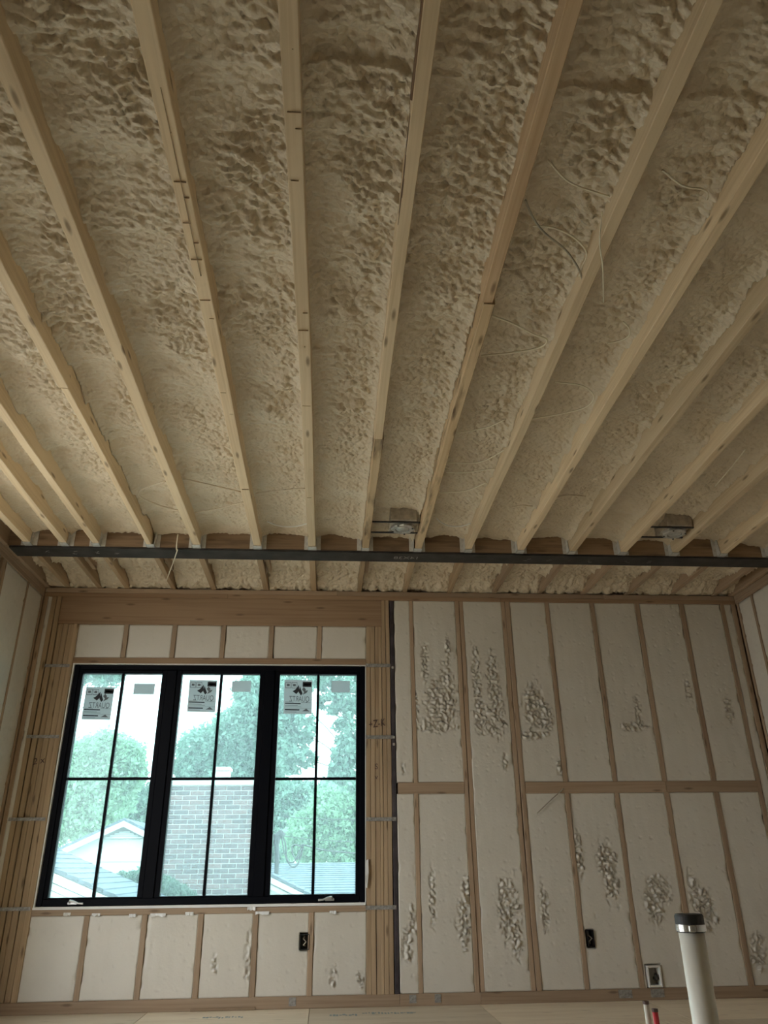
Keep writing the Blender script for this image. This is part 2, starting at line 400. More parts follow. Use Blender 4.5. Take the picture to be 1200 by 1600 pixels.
for k, (xa, xb) in enumerate(((XL+.03, -.52), (-.52, 1.46), (1.46, XR-.01))):
    lumber('nailer', xa+.002, xb-.002, YB+.005, YB+.083, ZJ-.003, ZTOP-.02, W_NAILER, ceiling, wob=.0)
    lumber('nailer', xa+.002, xb-.002, YB+.098, YB+.175, ZJ-.003, ZTOP-.02, W_NAILER, ceiling, wob=.0)

for (a, b_) in ((YBACK, 1.1), (1.1, YB+.02), (YB+.02, YW+.1)):
    lumber('rim_joist', XL-.10, XL+.03, a, b_-.002, ZJ, ZTOP, W_STUD, ceiling); lumber('rim_joist', XR-.03, XR+.10, a, b_-.002, ZJ, ZTOP, W_STUD, ceiling)
for (a, b_) in ((XL, .2), (.2, XR)):
    lumber('rim_joist', a, b_-.002, YW+.102, YW+.14, ZJ, ZTOP, W_STUD, ceiling)
# far wall ---------------------------------------------------------
WX0, WX1, WZ0, WZ1 = -2.118, .300, -.250+CAMZ, 1.548+CAMZ      # rough opening
s = MB(); YS = YW+.142
s.box(XL-.18, WX0, YS, YS+.03, -.02, ZTOP); s.box(WX1, XR+.18, YS, YS+.03, -.02, ZTOP)
s.box(WX0, WX1, YS, YS+.03, -.02, WZ0); s.box(WX0, WX1, YS, YS+.03, WZ1, ZTOP)
wall_far = s.build('wall_far', SHEATH)
tag(wall_far, 'far framed wall with foam filled stud bays around the window', 'wall', kind='structure')
ZP = 2.128+CAMZ; ZS = .075
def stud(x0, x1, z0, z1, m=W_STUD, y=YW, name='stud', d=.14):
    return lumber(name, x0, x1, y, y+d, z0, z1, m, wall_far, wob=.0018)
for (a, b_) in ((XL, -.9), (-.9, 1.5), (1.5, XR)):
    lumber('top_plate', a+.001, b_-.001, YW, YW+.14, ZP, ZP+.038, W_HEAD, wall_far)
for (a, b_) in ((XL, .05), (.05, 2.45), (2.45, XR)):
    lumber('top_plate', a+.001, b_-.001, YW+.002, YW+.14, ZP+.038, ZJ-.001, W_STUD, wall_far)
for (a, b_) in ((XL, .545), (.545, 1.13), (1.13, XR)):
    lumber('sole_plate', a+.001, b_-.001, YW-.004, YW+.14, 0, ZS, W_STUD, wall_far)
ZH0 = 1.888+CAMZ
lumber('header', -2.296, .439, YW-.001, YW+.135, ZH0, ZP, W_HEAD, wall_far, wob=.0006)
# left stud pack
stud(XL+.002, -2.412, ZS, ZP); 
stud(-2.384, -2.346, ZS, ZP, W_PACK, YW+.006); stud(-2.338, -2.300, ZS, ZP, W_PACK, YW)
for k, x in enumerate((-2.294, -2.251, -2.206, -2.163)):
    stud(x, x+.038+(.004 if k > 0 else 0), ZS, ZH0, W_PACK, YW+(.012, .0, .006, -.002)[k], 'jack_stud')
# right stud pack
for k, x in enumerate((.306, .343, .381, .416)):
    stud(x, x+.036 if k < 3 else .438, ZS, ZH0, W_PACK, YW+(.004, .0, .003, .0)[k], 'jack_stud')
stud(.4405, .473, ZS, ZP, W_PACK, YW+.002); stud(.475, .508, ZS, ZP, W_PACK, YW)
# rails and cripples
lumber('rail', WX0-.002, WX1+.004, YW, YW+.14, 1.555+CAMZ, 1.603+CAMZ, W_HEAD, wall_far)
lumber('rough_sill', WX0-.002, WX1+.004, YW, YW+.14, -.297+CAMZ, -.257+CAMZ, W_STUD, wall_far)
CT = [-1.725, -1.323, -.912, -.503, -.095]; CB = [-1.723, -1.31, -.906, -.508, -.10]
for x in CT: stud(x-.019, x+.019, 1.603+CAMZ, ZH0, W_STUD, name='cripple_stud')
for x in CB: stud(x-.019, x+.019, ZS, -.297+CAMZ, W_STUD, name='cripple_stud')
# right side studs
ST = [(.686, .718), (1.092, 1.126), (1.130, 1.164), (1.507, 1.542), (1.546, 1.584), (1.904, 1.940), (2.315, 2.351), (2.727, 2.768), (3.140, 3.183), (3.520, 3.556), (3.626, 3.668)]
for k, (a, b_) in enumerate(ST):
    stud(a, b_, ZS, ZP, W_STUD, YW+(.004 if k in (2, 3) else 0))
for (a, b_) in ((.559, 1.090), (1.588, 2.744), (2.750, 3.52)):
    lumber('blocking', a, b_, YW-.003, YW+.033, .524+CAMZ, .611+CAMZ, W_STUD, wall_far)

# wall foam: flush-cut, with rough uncut hollows (centre px, half-sizes px)
ROUGH = [(690, 1098, 26, 42), (664, 1035, 6, 32), (700, 1085, 14, 50), (682, 1135, 30, 10), (745, 1060, 6, 60), (752, 1120, 12, 30), (770, 1060, 10, 45), (776, 1120, 14, 32), (781, 1100, 4, 50),
         (835, 1100, 18, 35), (850, 1120, 16, 25), (832, 1148, 26, 9), (990, 1135, 26, 7), (998, 1110, 5, 30), (1076, 1080, 5, 18), (1140, 1110, 6, 26),
         (955, 1365, 14, 52), (945, 1345, 12, 30), (905, 1330, 5, 40), (1022, 1410, 14, 40), (1036, 1390, 12, 24), (1100, 1420, 20, 40), (1083, 1395, 7, 40), (1185, 1490, 12, 30),
         (725, 1440, 12, 42), (730, 1395, 8, 30), (676, 1400, 5, 48), (795, 1420, 18, 55), (807, 1460, 9, 40), (852, 1420, 6, 40), (637, 1480, 10, 28), (645, 1440, 5, 26), (650, 1100, 4, 30),
         (522, 1525, 6, 18), (563, 1530, 5, 14), (387, 1490, 5, 40), (335, 1505, 4, 20), (700, 1020, 3, 24), (630, 1200, 3, 14), (790, 1190, 4, 14), (875, 1200, 4, 16)]
RW = []
for (px, py, rx, ry) in ROUGH:
    c = at(px, py, YW); e = at(px+rx, py, YW); f = at(px, py+ry, YW)
    RW.append((c[0], c[2], abs(e[0]-c[0]), abs(f[2]-c[2])))
HOLES = []
for (p0, p1, p2, p3) in ((469, 1460, 483, 1484), (917, 1453, 930, 1480), (1010, 1509, 1037, 1543)):
    a_ = at(p0, p1, YW-.006); b2 = at(p2, p3, YW-.006); HOLES.append((a_[0]-.004, b2[0]+.004, b2[2]-.004, a_[2]+.004))
def wall_fn(seed, xa, xb, za, zb, base=.006):
    def fn(X, Z):
        m = np.zeros_like(X)
        nz = perlin(X/.045, Z/.06, seed+3)*.35+perlin(X/.02, Z/.03, seed+4)*.2
        for (cx, cz, rx, rz) in RW:
            if cx < xa-.02 or cx > xb+.02 or cz < za-.1 or cz > zb+.1: continue
            d = np.sqrt(((X-cx)/rx)**2+((Z-cz)/rz)**2)
            m = np.maximum(m, sstep(1.15, .70, d+nz))
        wx = X+.012*perlin(X/.05, Z/.05, seed+5)
        lump = np.abs(perlin(wx/.030, Z/.034, seed+6)); l2 = np.abs(perlin(wx/.016, Z/.02, seed+7))
        h = base+.0025*perlin(X/.25, Z/.6, seed+8)+.0012*perlin(X/.06, Z/.2, seed+9)
        pits = sstep(.62, .72, perlin(X/.022, Z/.028, seed+10))*.005
        rag = sstep(.25, .5, perlin(X/.05, Z/.11, seed+12))*np.exp(-np.minimum(X-xa, xb-X)/.012)*.012
        h = h+pits+rag + m*(.018-.046*lump-.016*l2)
        for (q0, q1, q2, q3) in HOLES:
            h = np.where((X > q0) & (X < q1) & (Z > q2) & (Z < q3), .085, h)
        return YW+h
    return fn
def wfoam(seed, xa, xb, za, zb, res=.0085, base=.006):
    nu = max(4, int((xb-xa)/res)); nv = max(4, int((zb-za)/res))
    return sheet('foam_panel', np.linspace(xa, xb, nu), np.linspace(zb, za, nv), wall_fn(seed, xa, xb, za, zb, base),
                 lambda U, V, D: (U, D, V), FOAM_W, wall_far, YS)
ZBk0, ZBk1 = .524+CAMZ, .611+CAMZ
bays = [(.550, .686), (.718, 1.092), (1.164, 1.507), (1.584, 1.904), (1.940, 2.315), (2.351, 2.727), (2.768, 3.140), (3.183, 3.520), (3.556, 3.626)]
for k, (a, b_) in enumerate(bays):
    if k in (2, 8):
        wfoam(300+k, a, b_, ZS, ZP)
    else:
        wfoam(300+k, a, b_, ZBk1, ZP); wfoam(330+k, a, b_, ZS, ZBk0)
for k, (a, b_) in enumerate(zip([-2.124]+[x+.019 for x in CT], [x-.019 for x in CT]+[.306])):
    wfoam(360+k, a, b_, 1.603+CAMZ, ZH0, .012, .010)
for k, (a, b_) in enumerate(zip([-2.124]+[x+.019 for x in CB], [x-.019 for x in CB]+[.306])):
    wfoam(380+k, a, b_, ZS, -.297+CAMZ, .009, .008)
wfoam(399, -2.412, -2.384, ZS, ZP, .006, .0)
# steel straps across the stud packs, nail plates on the sole plate
for (xa, xb, py) in ((.302, .512, 1040), (.302, .530, 1152), (.304, .540, 1280), (.300, .530, 1418)):
    z = at(590, py, YW)[2]; MB().box(xa, xb, YW-.009, YW-.005, z-.014, z+.014).build('strap', STRAP, wall_far)
for (xa, xb, py) in ((-2.34, -2.14, 1040), (-2.38, -2.13, 1151), (-2.40, -2.13, 1280), (-2.42, -2.13, 1420)):
    z = at(45, py, YW)[2]; MB().box(xa, xb, YW-.009, YW-.005, z-.012, z+.012).build('strap', STRAP, wall_far)
for px, py, wd in ((457, 1559, .05), (645, 1558, .05), (684, 1556, .045), (977, 1550, .10), (1027, 1549, .10)):
    p = at(px, py, YW-.005); MB().box(p[0]-wd/2, p[0]+wd/2, YW-.008, YW-.003, .018, .070).build('nail_plate', STRAP, wall_far)

# side walls -------------------------------------------------------
def yfoam(name, x_face, sgn, ya, yb, za, zb, parent, seed):
    nu = max(4, int((yb-ya)/.012)); nv = max(4, int((zb-za)/.02))
    fn = lambda Yv, Z: x_face+sgn*(.008+.003*perlin(Yv/.2, Z/.5, seed)+.006*sstep(.5, .6, perlin(Yv/.03, Z/.04, seed+1)))
    return sheet(name, np.linspace(ya, yb, nu), np.linspace(za, zb, nv), fn, lambda U, V, D: (D, U, V), FOAM_W, parent, x_face+sgn*.14)
OPEN_L = [(2.95, 5.0)]; HEADZ = 2.85
s = MB(); xa, xb = XL-.17, XL-.14; y = YBACK
for (a, b_) in OPEN_L:
    s.box(xa, xb, y, a, -.02, ZTOP); s.box(xa, xb, a, b_, HEADZ, ZTOP); s.box(xa, xb, a, b_, -.02, .05); y = b_
s.box(xa, xb, y, YW+.14, -.02, ZTOP)
wall_left = tag(s.build('wall_left', SHEATH), 'side wall with flush foam bays ending in a stud post under the beam', 'wall', kind='structure')
def lst(y0, y1, z0, z1, m=W_STUD, dx=0, name='stud'):
    return lumber(name, XL-.14, XL+dx, y0, y1, z0, z1, m, wall_left)
for (a, b_) in ((YBACK, 1.2), (1.2, YW)):
    lumber('top_plate', XL-.14, XL, a, b_-.002, ZP, ZP+.038, W_STUD, wall_left); lumber('top_plate', XL-.14, XL+.001, a, b_-.002, ZP+.038, ZJ-.001, W_STUD, wall_left)
lumber('sole_plate', XL-.14, XL, 5.002, YW-.002, 0, ZS, W_STUD, wall_left)
for k, y0 in enumerate((5.375, 5.417, 5.462, 5.504)):
    lst(y0, y0+.038, ZS, ZP, W_PACK if k % 2 else W_STUD, (0, -.02, 0, -.004)[k], 'post_ply')
lst(5.985, 6.010, ZS, ZP, W_STUD); lst(6.318, 6.356, ZS, ZP, W_STUD); lst(5.045, 5.08, ZS, ZP)
for k, (a, b_) in enumerate(((5.542, 5.985), (6.010, 6.318), (5.08, 5.375),)):
    yfoam('foam_panel', XL, -1, a, b_, ZS, ZP, wall_left, 500+k)
prev = YBACK
for (a, b_) in OPEN_L:
    for yy in np.arange(prev+.02, a-.05, .41):
        lst(yy, yy+.038, ZS, ZP)
        if yy+.41 < a-.05: yfoam('foam_panel', XL, -1, yy+.038, min(yy+.41, a-.04), ZS, ZP, wall_left, 520)
    if True:
        lst(a-.04, a-.002, ZS, ZP); lst(b_+.002, b_+.04, ZS, ZP)
        lumber('header', XL-.14, XL, a, b_, HEADZ, ZP, W_HEAD, wall_left)
    prev = b_+.04
s = MB().box(XR+.14, XR+.17, YBACK, YW+.14, -.02, ZTOP)
wall_right = tag(s.build('wall_right', SHEATH), 'plain side wall of flush foam bays between thin studs', 'wall', kind='structure')
for (a, b_) in ((YBACK, 1.0), (1.0, YW)):
    lumber('top_plate', XR, XR+.14, a, b_-.002, ZP, ZP+.038, W_STUD, wall_right); lumber('top_plate', XR-.001, XR+.14, a, b_-.002, ZP+.038, ZJ-.001, W_STUD, wall_right)
lumber('sole_plate', XR, XR+.14, YBACK, YW-.002, 0, ZS, W_STUD, wall_right)
yy = 6.318; prev = None
while yy > YBACK:
    lumber('stud', XR, XR+.14, yy, yy+.03, ZS, ZP, W_STUD, wall_right)
    nxt = 6.075 if prev is None else yy-.4064
    yfoam('foam_panel', XR, 1, max(nxt+.03, YBACK), yy, ZS, ZP, wall_right, 560); prev = yy; yy = nxt
s = MB().box(XL-.14, XR+.14, YBACK-.03, YBACK, -.02, ZTOP)
wall_back = tag(s.build('wall_back', SHEATH), 'plain rear wall of bare sheathing boards', 'wall', kind='structure')

# ================================================================== STEEL
b = MB(); x0, x1 = -2.405, XR-.005; yc = YB+.091; zb = ZJ-.022
b.box(x0, x1, yc-.089, yc+.089, zb, zb+.014); b.box(x0, x1, yc-.004, yc+.004, zb+.014, ZTOP-.016); b.box(x0, x1, yc-.089, yc+.089, ZTOP-.016, ZTOP-.002)
beam = empty('steel_beam', (x0, yc, zb)); b.build('i_section', STEEL, beam)
tag(beam, 'dark steel I-beam crossing under the ceiling joists with chalked size', 'beam')
column = empty('steel_column', (.53, YW+.03, 0))
MB().cbox(.513, .546, YW+.002, YW+.10, .013, ZP-.002, .003).build('shaft', COLSTEEL, column)
MB().box(.511, .549, YW+.0, YW+.11, ZS, ZS+.012).build('base_plate', COLSTEEL, column)
for py in (1043, 1152, 1163):
    z = at(612, py, YW)[2]; MB().cbox(.522, .540, YW-.010, YW+.004, z-.010, z+.010, .003).build('clip', GALV, column)
tag(column, 'slim dark steel column standing beside the window stud pack', 'column')

# lettering ---------------------------------------------------------
def text_mesh(body, size):
    cu = bpy.data.curves.new('lettering', 'FONT'); cu.body = body; cu.size = size; cu.align_x = 'CENTER'; cu.align_y = 'CENTER'; cu.resolution_u = 3
    o = bpy.data.objects.new('lettering', cu); COL.objects.link(o)
    dg = bpy.context.evaluated_depsgraph_get(); me = bpy.data.meshes.new_from_object(o.evaluated_get(dg))
    v = [tuple(p.co) for p in me.vertices]; f = [tuple(p.vertices) for p in me.polygons]
    bpy.data.objects.remove(o); bpy.data.curves.remove(cu); bpy.data.meshes.remove(me)
    return v, f
def put_text(mb, body, size, o, r, u, m=0):
    o, r, u = map(np.array, (o, r, u)); v, f = text_mesh(body, size)
    mb.add([o+r*p[0]+u*p[1] for p in v], f, m); return mb
p = hor(636, 868, zb)
put_text(MB(), '14X38', .075, (p[0], yc+.0, zb-.0012), (-1, 0, 0), (0, -1.0, 0)).build('chalk_lettering', CHALK, beam)
for px in (72, 110, 150, 178, 825, 858, 925, 985, 1020):
    p = hor(px, 866+.012*(px-600), zb)
    mb = MB()
    for q in range(3):
        dx, dy = random.uniform(-.02, .02), random.uniform(-.03, .03)
        mb.obox((p[0]+dx, yc+dy, zb-.0015), (random.uniform(.015, .03), random.uniform(-.02, .02), 0), (.002, .004, 0), (0, 0, .001))
    mb.build('chalk_mark', CHALK, beam)
p = at(590, 1131, YW-.006); put_text(MB(), '+Z-K', .085, (p[0]-.006, YW-.011, p[2]), (.74, 0, .12), (0, 0, 1)).build('lettering', INK, wall_far)
p = at(588, 1198, YW-.006); put_text(MB(), 'S', .06, (p[0], YW-.004, p[2]), (1, 0, 0), (0, 0, 1)).build('lettering', INK, wall_far)
p = at(588, 1214, YW-.006); put_text(MB(), 'v', .06, (p[0], YW-.004, p[2]), (1, 0, 0), (0, 0, 1)).build('lettering', INK, wall_far)
p = at(61, 1189, YW-.006); put_text(MB(), '2 x', .07, (p[0], YW-.008, p[2]), (1, 0, .2), (0, 0, 1)).build('lettering', INK, wall_far)

# ================================================================== WINDOW
YG = YW+.035
win = empty('window_1', ((WX0+WX1)/2, YG, WZ0)); tag(win, 'black framed triple casement window with divided panes', 'window', kind='structure')
f = MB(); y0, y1 = YG-.012, YG+.10; t = .042
a, b_, c, d = WX0+.012, WX1-.002, WZ0+.014, WZ1-.002
f.cbox(a, a+t, y0, y1, c, d); f.cbox(b_-t, b_, y0, y1, c, d); f.cbox(a+t, b_-t, y0, y1, c, c+t+.006); f.cbox(a+t, b_-t, y0, y1, d-t, d)
f.build('frame', BLACKF, win)
fl = MB(); fl.box(WX0+.001, WX0+.010, YW+.004, y1, WZ0, WZ1); fl.box(WX1-.0015, WX1+.0035, YW+.004, y1, WZ0, WZ1); fl.box(WX0, WX1, YW+.004, y1, WZ1-.001, WZ1+.006); fl.box(WX0, WX1, YW-.004, y1, WZ0-.006, WZ0+.012)
fl.build('jamb_flashing', VINYL, win)
m, nt, bs = newmat('window_glass'); N = nt.nodes.new; L = nt.links.new
nt.nodes.remove(bs); out = nt.nodes['Material Output']
tr = N('ShaderNodeBsdfTransparent'); tr.inputs[0].default_value = (.80, .97, .955, 1)
tl = N('ShaderNodeBsdfTranslucent'); tl.inputs[0].default_value = (.72, .92, .97, 1)
gl = N('ShaderNodeBsdfGlossy'); gl.inputs['Roughness'].default_value = .02
tc = N('ShaderNodeTexCoord'); nz = N('ShaderNodeTexNoise'); nz.inputs['Scale'].default_value = 130; nz.inputs['Detail'].default_value = 3
L(tc.outputs['Object'], nz.inputs['Vector'])
mr = N('ShaderNodeMapRange'); mr.inputs['From Min'].default_value = .35; mr.inputs['From Max'].default_value = .7; mr.inputs['To Min'].default_value = .04; mr.inputs['To Max'].default_value = .17
L(nz.outputs['Fac'], mr.inputs['Value'])
m1 = N('ShaderNodeMixShader'); L(mr.outputs[0], m1.inputs[0]); L(tr.outputs[0], m1.inputs[1]); L(tl.outputs[0], m1.inputs[2])
m2 = N('ShaderNodeMixShader'); fr = N('ShaderNodeFresnel'); fr.inputs[0].default_value = 1.3
L(fr.outputs[0], m2.inputs[0]); L(m1.outputs[0], m2.inputs[1]); L(gl.outputs[0], m2.inputs[2]); L(m2.outputs[0], out.inputs['Surface'])
GLASS = m
m, nt, bs = newmat('sticker_paper'); N = nt.nodes.new; L = nt.links.new
bs.inputs['Base Color'].default_value = (.55, .55, .53, 1); tl = N('ShaderNodeBsdfTranslucent'); tl.inputs[0].default_value = (.62, .64, .66, 1)
mx = N('ShaderNodeMixShader'); mx.inputs[0].default_value = .55; L(bs.outputs[0], mx.inputs[1]); L(tl.outputs[0], mx.inputs[2]); L(mx.outputs[0], nt.nodes['Material Output'].inputs['Surface'])
PAPER = m
PRINT = plain('sticker_print', (.015, .015, .02), .6); PRINTG = plain('sticker_grey_print', (.13, .13, .14), .6)
# glass extents from the photograph (px): TL, TR, BL, BR
YP = YG+.030
SASH = [((130, 1055), (253, 1054), (78, 1404), (217, 1402)), ((284, 1054), (406, 1054), (252, 1400), (388, 1397)), ((437, 1054), (556, 1054), (423, 1398), (556, 1396))]
G = []
for q in SASH:
    P = [at(*p, YP) for p in q]
    G.append(((P[0][0]+P[2][0])/2, (P[1][0]+P[3][0])/2, (P[2][2]+P[3][2])/2, (P[0][2]+P[1][2])/2))
zb_ = sum(g[2] for g in G)/3; zt_ = sum(g[3] for g in G)/3
sx = [a+t-.002, (G[0][1]+G[1][0])/2, (G[1][1]+G[2][0])/2, b_-t+.002]
for k in (1, 2):
    MB().cbox(sx[k]-.042, sx[k]+.042, YG-.016, y1, c+.044, d-.040, .005).build('mullion', BLACKF, win)
for k in range(3):
    gx0, gx1 = G[k][0], G[k][1]
    ox0 = sx[k] if k == 0 else sx[k]+.040; ox1 = sx[k+1] if k == 2 else sx[k+1]-.040
    oz0, oz1 = c+.046, d-.041
    sash = empty('sash', ((gx0+gx1)/2, YG, oz0), win)
    s = MB(); ya, yb = YG-.004, YG+.06
    s.cbox(ox0, gx0, ya, yb, oz0, oz1, .004); s.cbox(gx1, ox1, ya, yb, oz0, oz1, .004)
    s.cbox(gx0, gx1, ya, yb, oz0, zb_, .004); s.cbox(gx0, gx1, ya, yb, zt_, oz1, .004)
    s.build('sash_frame', BLACKF, sash)
    MB().box(gx0-.004, gx1+.004, YP, YP+.006, zb_-.004, zt_+.004).build('pane', GLASS, sash)
    xm = (gx0+gx1)/2; zm = at(170+150*k, 1217, YP)[2]
    MB().cbox(xm-.011, xm+.011, YP-.014, YP-.001, zb_, zt_, .004).build('muntin', BLACKF, sash)
    MB().cbox(gx0, gx1, YP-.013, YP-.0005, zm-.011, zm+.011, .004).build('muntin', BLACKF, sash)
    MB().cbox(xm-.011, xm+.011, YP+.008, YP+.02, zb_, zt_, .003).build('muntin', BLACKF, sash)
    if k != 1:
        px, py = ((113, 1411), (515, 1405))[k//2]; p = at(px, py, YG-.02)
        h = MB(); X, Z = p[0], p[2]; sg = 1
        h.cbox(X-.035, X+.035, YG-.026, YG-.0145, Z-.012, Z+.008, .004)
        h.tube([(X-.02, YG-.028, Z+.004), (X-.012, YG-.045, Z+.014), (X+.01, YG-.05, Z+.012), (X+.05, YG-.05, Z-.002), (X+.085, YG-.048, Z-.004)], [.008, .009, .007, .006, .007], 8)
        if k == 2: h.v = [(2*X-v[0], v[1], v[2]) for v in h.v]; h.f = [q[::-1] for q in h.f]
        h.build('crank_handle', plain('crank_metal_%d' % k, (.62, .62, .62), .35, .6), sash, smooth=False)
# paper labels on the panes, printed to be read from outside (mirrored here)
STK = [((135, 1073), (180, 1074), (127, 1124), (172, 1125)), ((295, 1062), (340, 1063), (292, 1112), (336, 1113)), ((443, 1062), (486, 1061), (443, 1115), (487, 1116))]
for k, q in enumerate(STK):
    YK = YP-.0016; P = [at(*p, YK) for p in q]
    o = P[2]; r = P[3]-P[2]; u = P[0]-P[2]; u = np.array([u[0]*.3, 0, u[2]]); r = np.array([r[0], 0, r[2]]); n = np.array([0, -1., 0])
    mb = MB(); mb.obox(o, r, u, n*-.0012, 0)
    def pr(x0_, y0_, x1_, y1_, m_): mb.obox(o+r*x0_+u*y0_+n*.0004, r*(x1_-x0_), u*(y1_-y0_), n*-.0003, m_)
    pr(.66, .80, .98, .95, 1); pr(.70, .84, .94, .90, 3)
    for (cx, cyy) in ((.14, .84), (.36, .84)):
        pr(cx-.1, cyy-.09, cx+.1, cyy-.075, 2); pr(cx-.1, cyy+.075, cx+.1, cyy+.09, 2); pr(cx-.1, cyy-.075, cx-.085, cyy+.075, 2); pr(cx+.085, cyy-.075, cx+.1, cyy+.075, 2)
        pr(cx-.05, cyy-.03, cx+.05, cyy+.04, 2)
    def poly(pts, m_): mb.add([o+r*x+u*y+n*.0007 for x, y in pts], [tuple(range(len(pts)))], m_)
    poly([(.30, .66), (.44, .58), (.54, .68), (.52, .86), (.45, .76), (.38, .70)], 1)
    poly([(.52, .64), (.60, .54), (.66, .60), (.60, .72), (.56, .82)], 1); poly([(.66, .56), (.80, .62), (.86, .70), (.74, .68)], 2); poly([(.64, .72), (.72, .64), (.78, .72), (.70, .80)], 2)
    put_text(mb, 'QUARTZ', .052, o+r*.55+u*.43+n*.0008, -r/np.linalg.norm(r)*.80, u/np.linalg.norm(u)*1.25, 2)
    pr(.04, .285, .60, .315, 1); pr(.04, .335, .34, .345, 2); pr(.04, .20, .62, .21, 2); pr(.04, .235, .50, .245, 2); pr(.04, .10, .56, .135, 1); pr(.04, .05, .46, .06, 2); pr(.62, .33, .95, .34, 2); pr(0, .165, 1, .17, 2)
    poly([(.66, .08), (.92, .08), (.80, .16)], 2)
    mb.build('pane_label', PAPER, win, mats=[PAPER, PRINT, PRINTG, PAPER])
for k, q in enumerate((((210, 1068), (239, 1085)), ((363, 1064), (390, 1081)), ((518, 1064), (545, 1082)))):
    p0 = at(*q[0], YP-.002); p1 = at(*q[1], YP-.002)
    MB().box(p0[0], p1[0]+.008, YP-.0016, YP-.0004, p1[2], p0[2]).build('pane_label', PAPER, win)
# torn flashing film on the sill and right jamb
for k, (px, py, wd) in enumerate(((105, 1427, .05), (150, 1428, .06), (207, 1429, .05), (247, 1428, .11), (296, 1426, .06), (393, 1418, .06), (410, 1425, .10), (520, 1424, .05))):
    p = at(px, py, YW-.006); mb = MB(); n = 7; v = []
    for i in range(n):
        xx = p[0]-wd/2+wd*i/(n-1); hh = .010+.010*random.random()
        v += [(xx, YW-.004-.006*random.random(), p[2]+.004), (xx, YW-.007-.010*random.random(), p[2]-hh), (xx, YW-.001, p[2]+.004), (xx, YW-.001, p[2]-hh)]
    fs = []
    for i in range(n-1):
        A_, B_ = 4*i, 4*i+4; fs += [(A_, A_+1, B_+1, B_), (A_+2, B_+2, B_+3, A_+3), (A_, B_, B_+2, A_+2), (A_+1, A_+3, B_+3, B_+1)]
    mb.add(v, fs).build('film_scrap', VINYL, win)
p = at(573, 1365, YW-.01); mb = MB()
v = [(p[0]+dx, YW-.012+dy, p[2]+dz) for dx, dy, dz in ((-.004, 0, .09), (.012, 0, .10), (.014, -.01, 0), (-.012, -.015, -.02), (-.010, 0, -.09), (.004, 0, -.10))]
v += [(a_[0], YW+.003, a_[2]) for a_ in v]
mb.add(v, [(0, 1, 2, 3), (3, 2, 5, 4), (6, 9, 8, 7), (9, 10, 11, 8), (0, 6, 7, 1), (1, 7, 8, 2), (2, 8, 11, 5), (5, 11, 10, 4), (4, 10, 9, 3), (3, 9, 6, 0)]).build('film_scrap', VINYL, win)

# ================================================================== SERVICES
# ceiling boxes on bar hangers
def ceiling_box(xa, xb, bx0, bx1, label):
    z = ZJ+.045; ya, yb = 4.93, 5.16
    root = empty('ceiling_box', ((bx0+bx1)/2, (ya+yb)/2, z)); tag(root, label, 'electrical box')
    MB().cbox(bx0, bx1, ya, yb, z, z+.13, .004).build('housing', plain('box_steel', (.45, .40, .33), .5, .3, noise=.25, nscale=25), root)
    cx, cyy = (bx0+bx1)/2, (ya+yb)/2
    c_ = MB(); n = 8
    pf = [(.088, 0), (.088, -.020), (.082, -.026), (.058, -.027), (.054, -.010), (.0, -.010)]
    c_.lathe((cx, cyy, z+.001), pf, 8); ring = c_.build('octagon_ring', GALV, root)
    MB().lathe((cx, cyy, z-.0095), [(.05, 0), (.045, -.012), (.03, -.018), (.0, -.019)], 20).build('lamp_socket', GALV, ring, smooth=True)
    for dx, dy in ((-.07, .03), (.07, -.03), (.02, .075), (-.04, -.075)):
        MB().lathe((cx+dx, cyy+dy, z-.026), [(.007, 0), (.007, -.004), (0, -.005)], 8).build('screw', BLACKP, ring)
    for yy in (ya+.012, yb-.03):
        MB().box(xa, xb, yy, yy+.018, z-.010, z-.004).build('bar_hanger', BLACKP, root)
    return root
ceiling_box(.224+.055, .629, .415, .605, 'steel ceiling box on two bars above the beam, near the window side')
ceiling_box(2.249+.05, 2.666, 2.46, 2.65, 'steel ceiling box on two bars near the plain side wall, in shadow')

def outlet(px0, py0, px1, py1, label):
    a_ = at(px0, py0, YW-.006); b2 = at(px1, py1, YW-.006); x0, x1, z0, z1 = a_[0], b2[0], b2[2], a_[2]
    r = empty('outlet_box', ((x0+x1)/2, YW, z0)); tag(r, label, 'electrical box', 'black outlet boxes on the far wall')
    m = MB(); t = .004; y = YW-.006
    m.box(x0, x0+t, y, y+.06, z0, z1); m.box(x1-t, x1, y, y+.06, z0, z1); m.box(x0, x1, y, y+.06, z0, z0+t); m.box(x0, x1, y, y+.06, z1-t, z1); m.box(x0, x1, y+.056, y+.06, z0, z1)
    m.build('box_shell', BLACKP, r)
    c_ = MB(); xm = (x0+x1)/2; zm = (z0+z1)/2
    c_.tube([(xm-.004, y+.05, z1-.01), (xm-.01, y+.02, zm+.02), (xm+.01, y+.012, zm), (xm-.008, y+.02, zm-.02), (xm+.004, y+.05, z0+.02)], .005, 6)
    c_.build('wire', CABLEG, r)
    return r
outlet(469, 1460, 483, 1484, 'black outlet box below the window beside a cripple stud')
outlet(917, 1453, 930, 1480, 'black outlet box on the wall right of the steel column')
a_ = at(1010, 1509, YW-.01); b2 = at(1037, 1543, YW-.01); x0, x1, z0, z1 = a_[0], b2[0], b2[2], a_[2]
r = empty('valve_box', ((x0+x1)/2, YW, z0)); tag(r, 'white recessed plastic valve box low on the far wall', 'valve box')
m = MB(); t = .014; y = YW-.008
m.cbox(x0, x0+t, y, y+.08, z0, z1, .003); m.cbox(x1-t, x1, y, y+.08, z0, z1, .003); m.cbox(x0+t, x1-t, y, y+.08, z0, z0+t, .003); m.cbox(x0+t, x1-t, y, y+.08, z1-t, z1, .003)
m.build('face_frame', WHITEP, r)
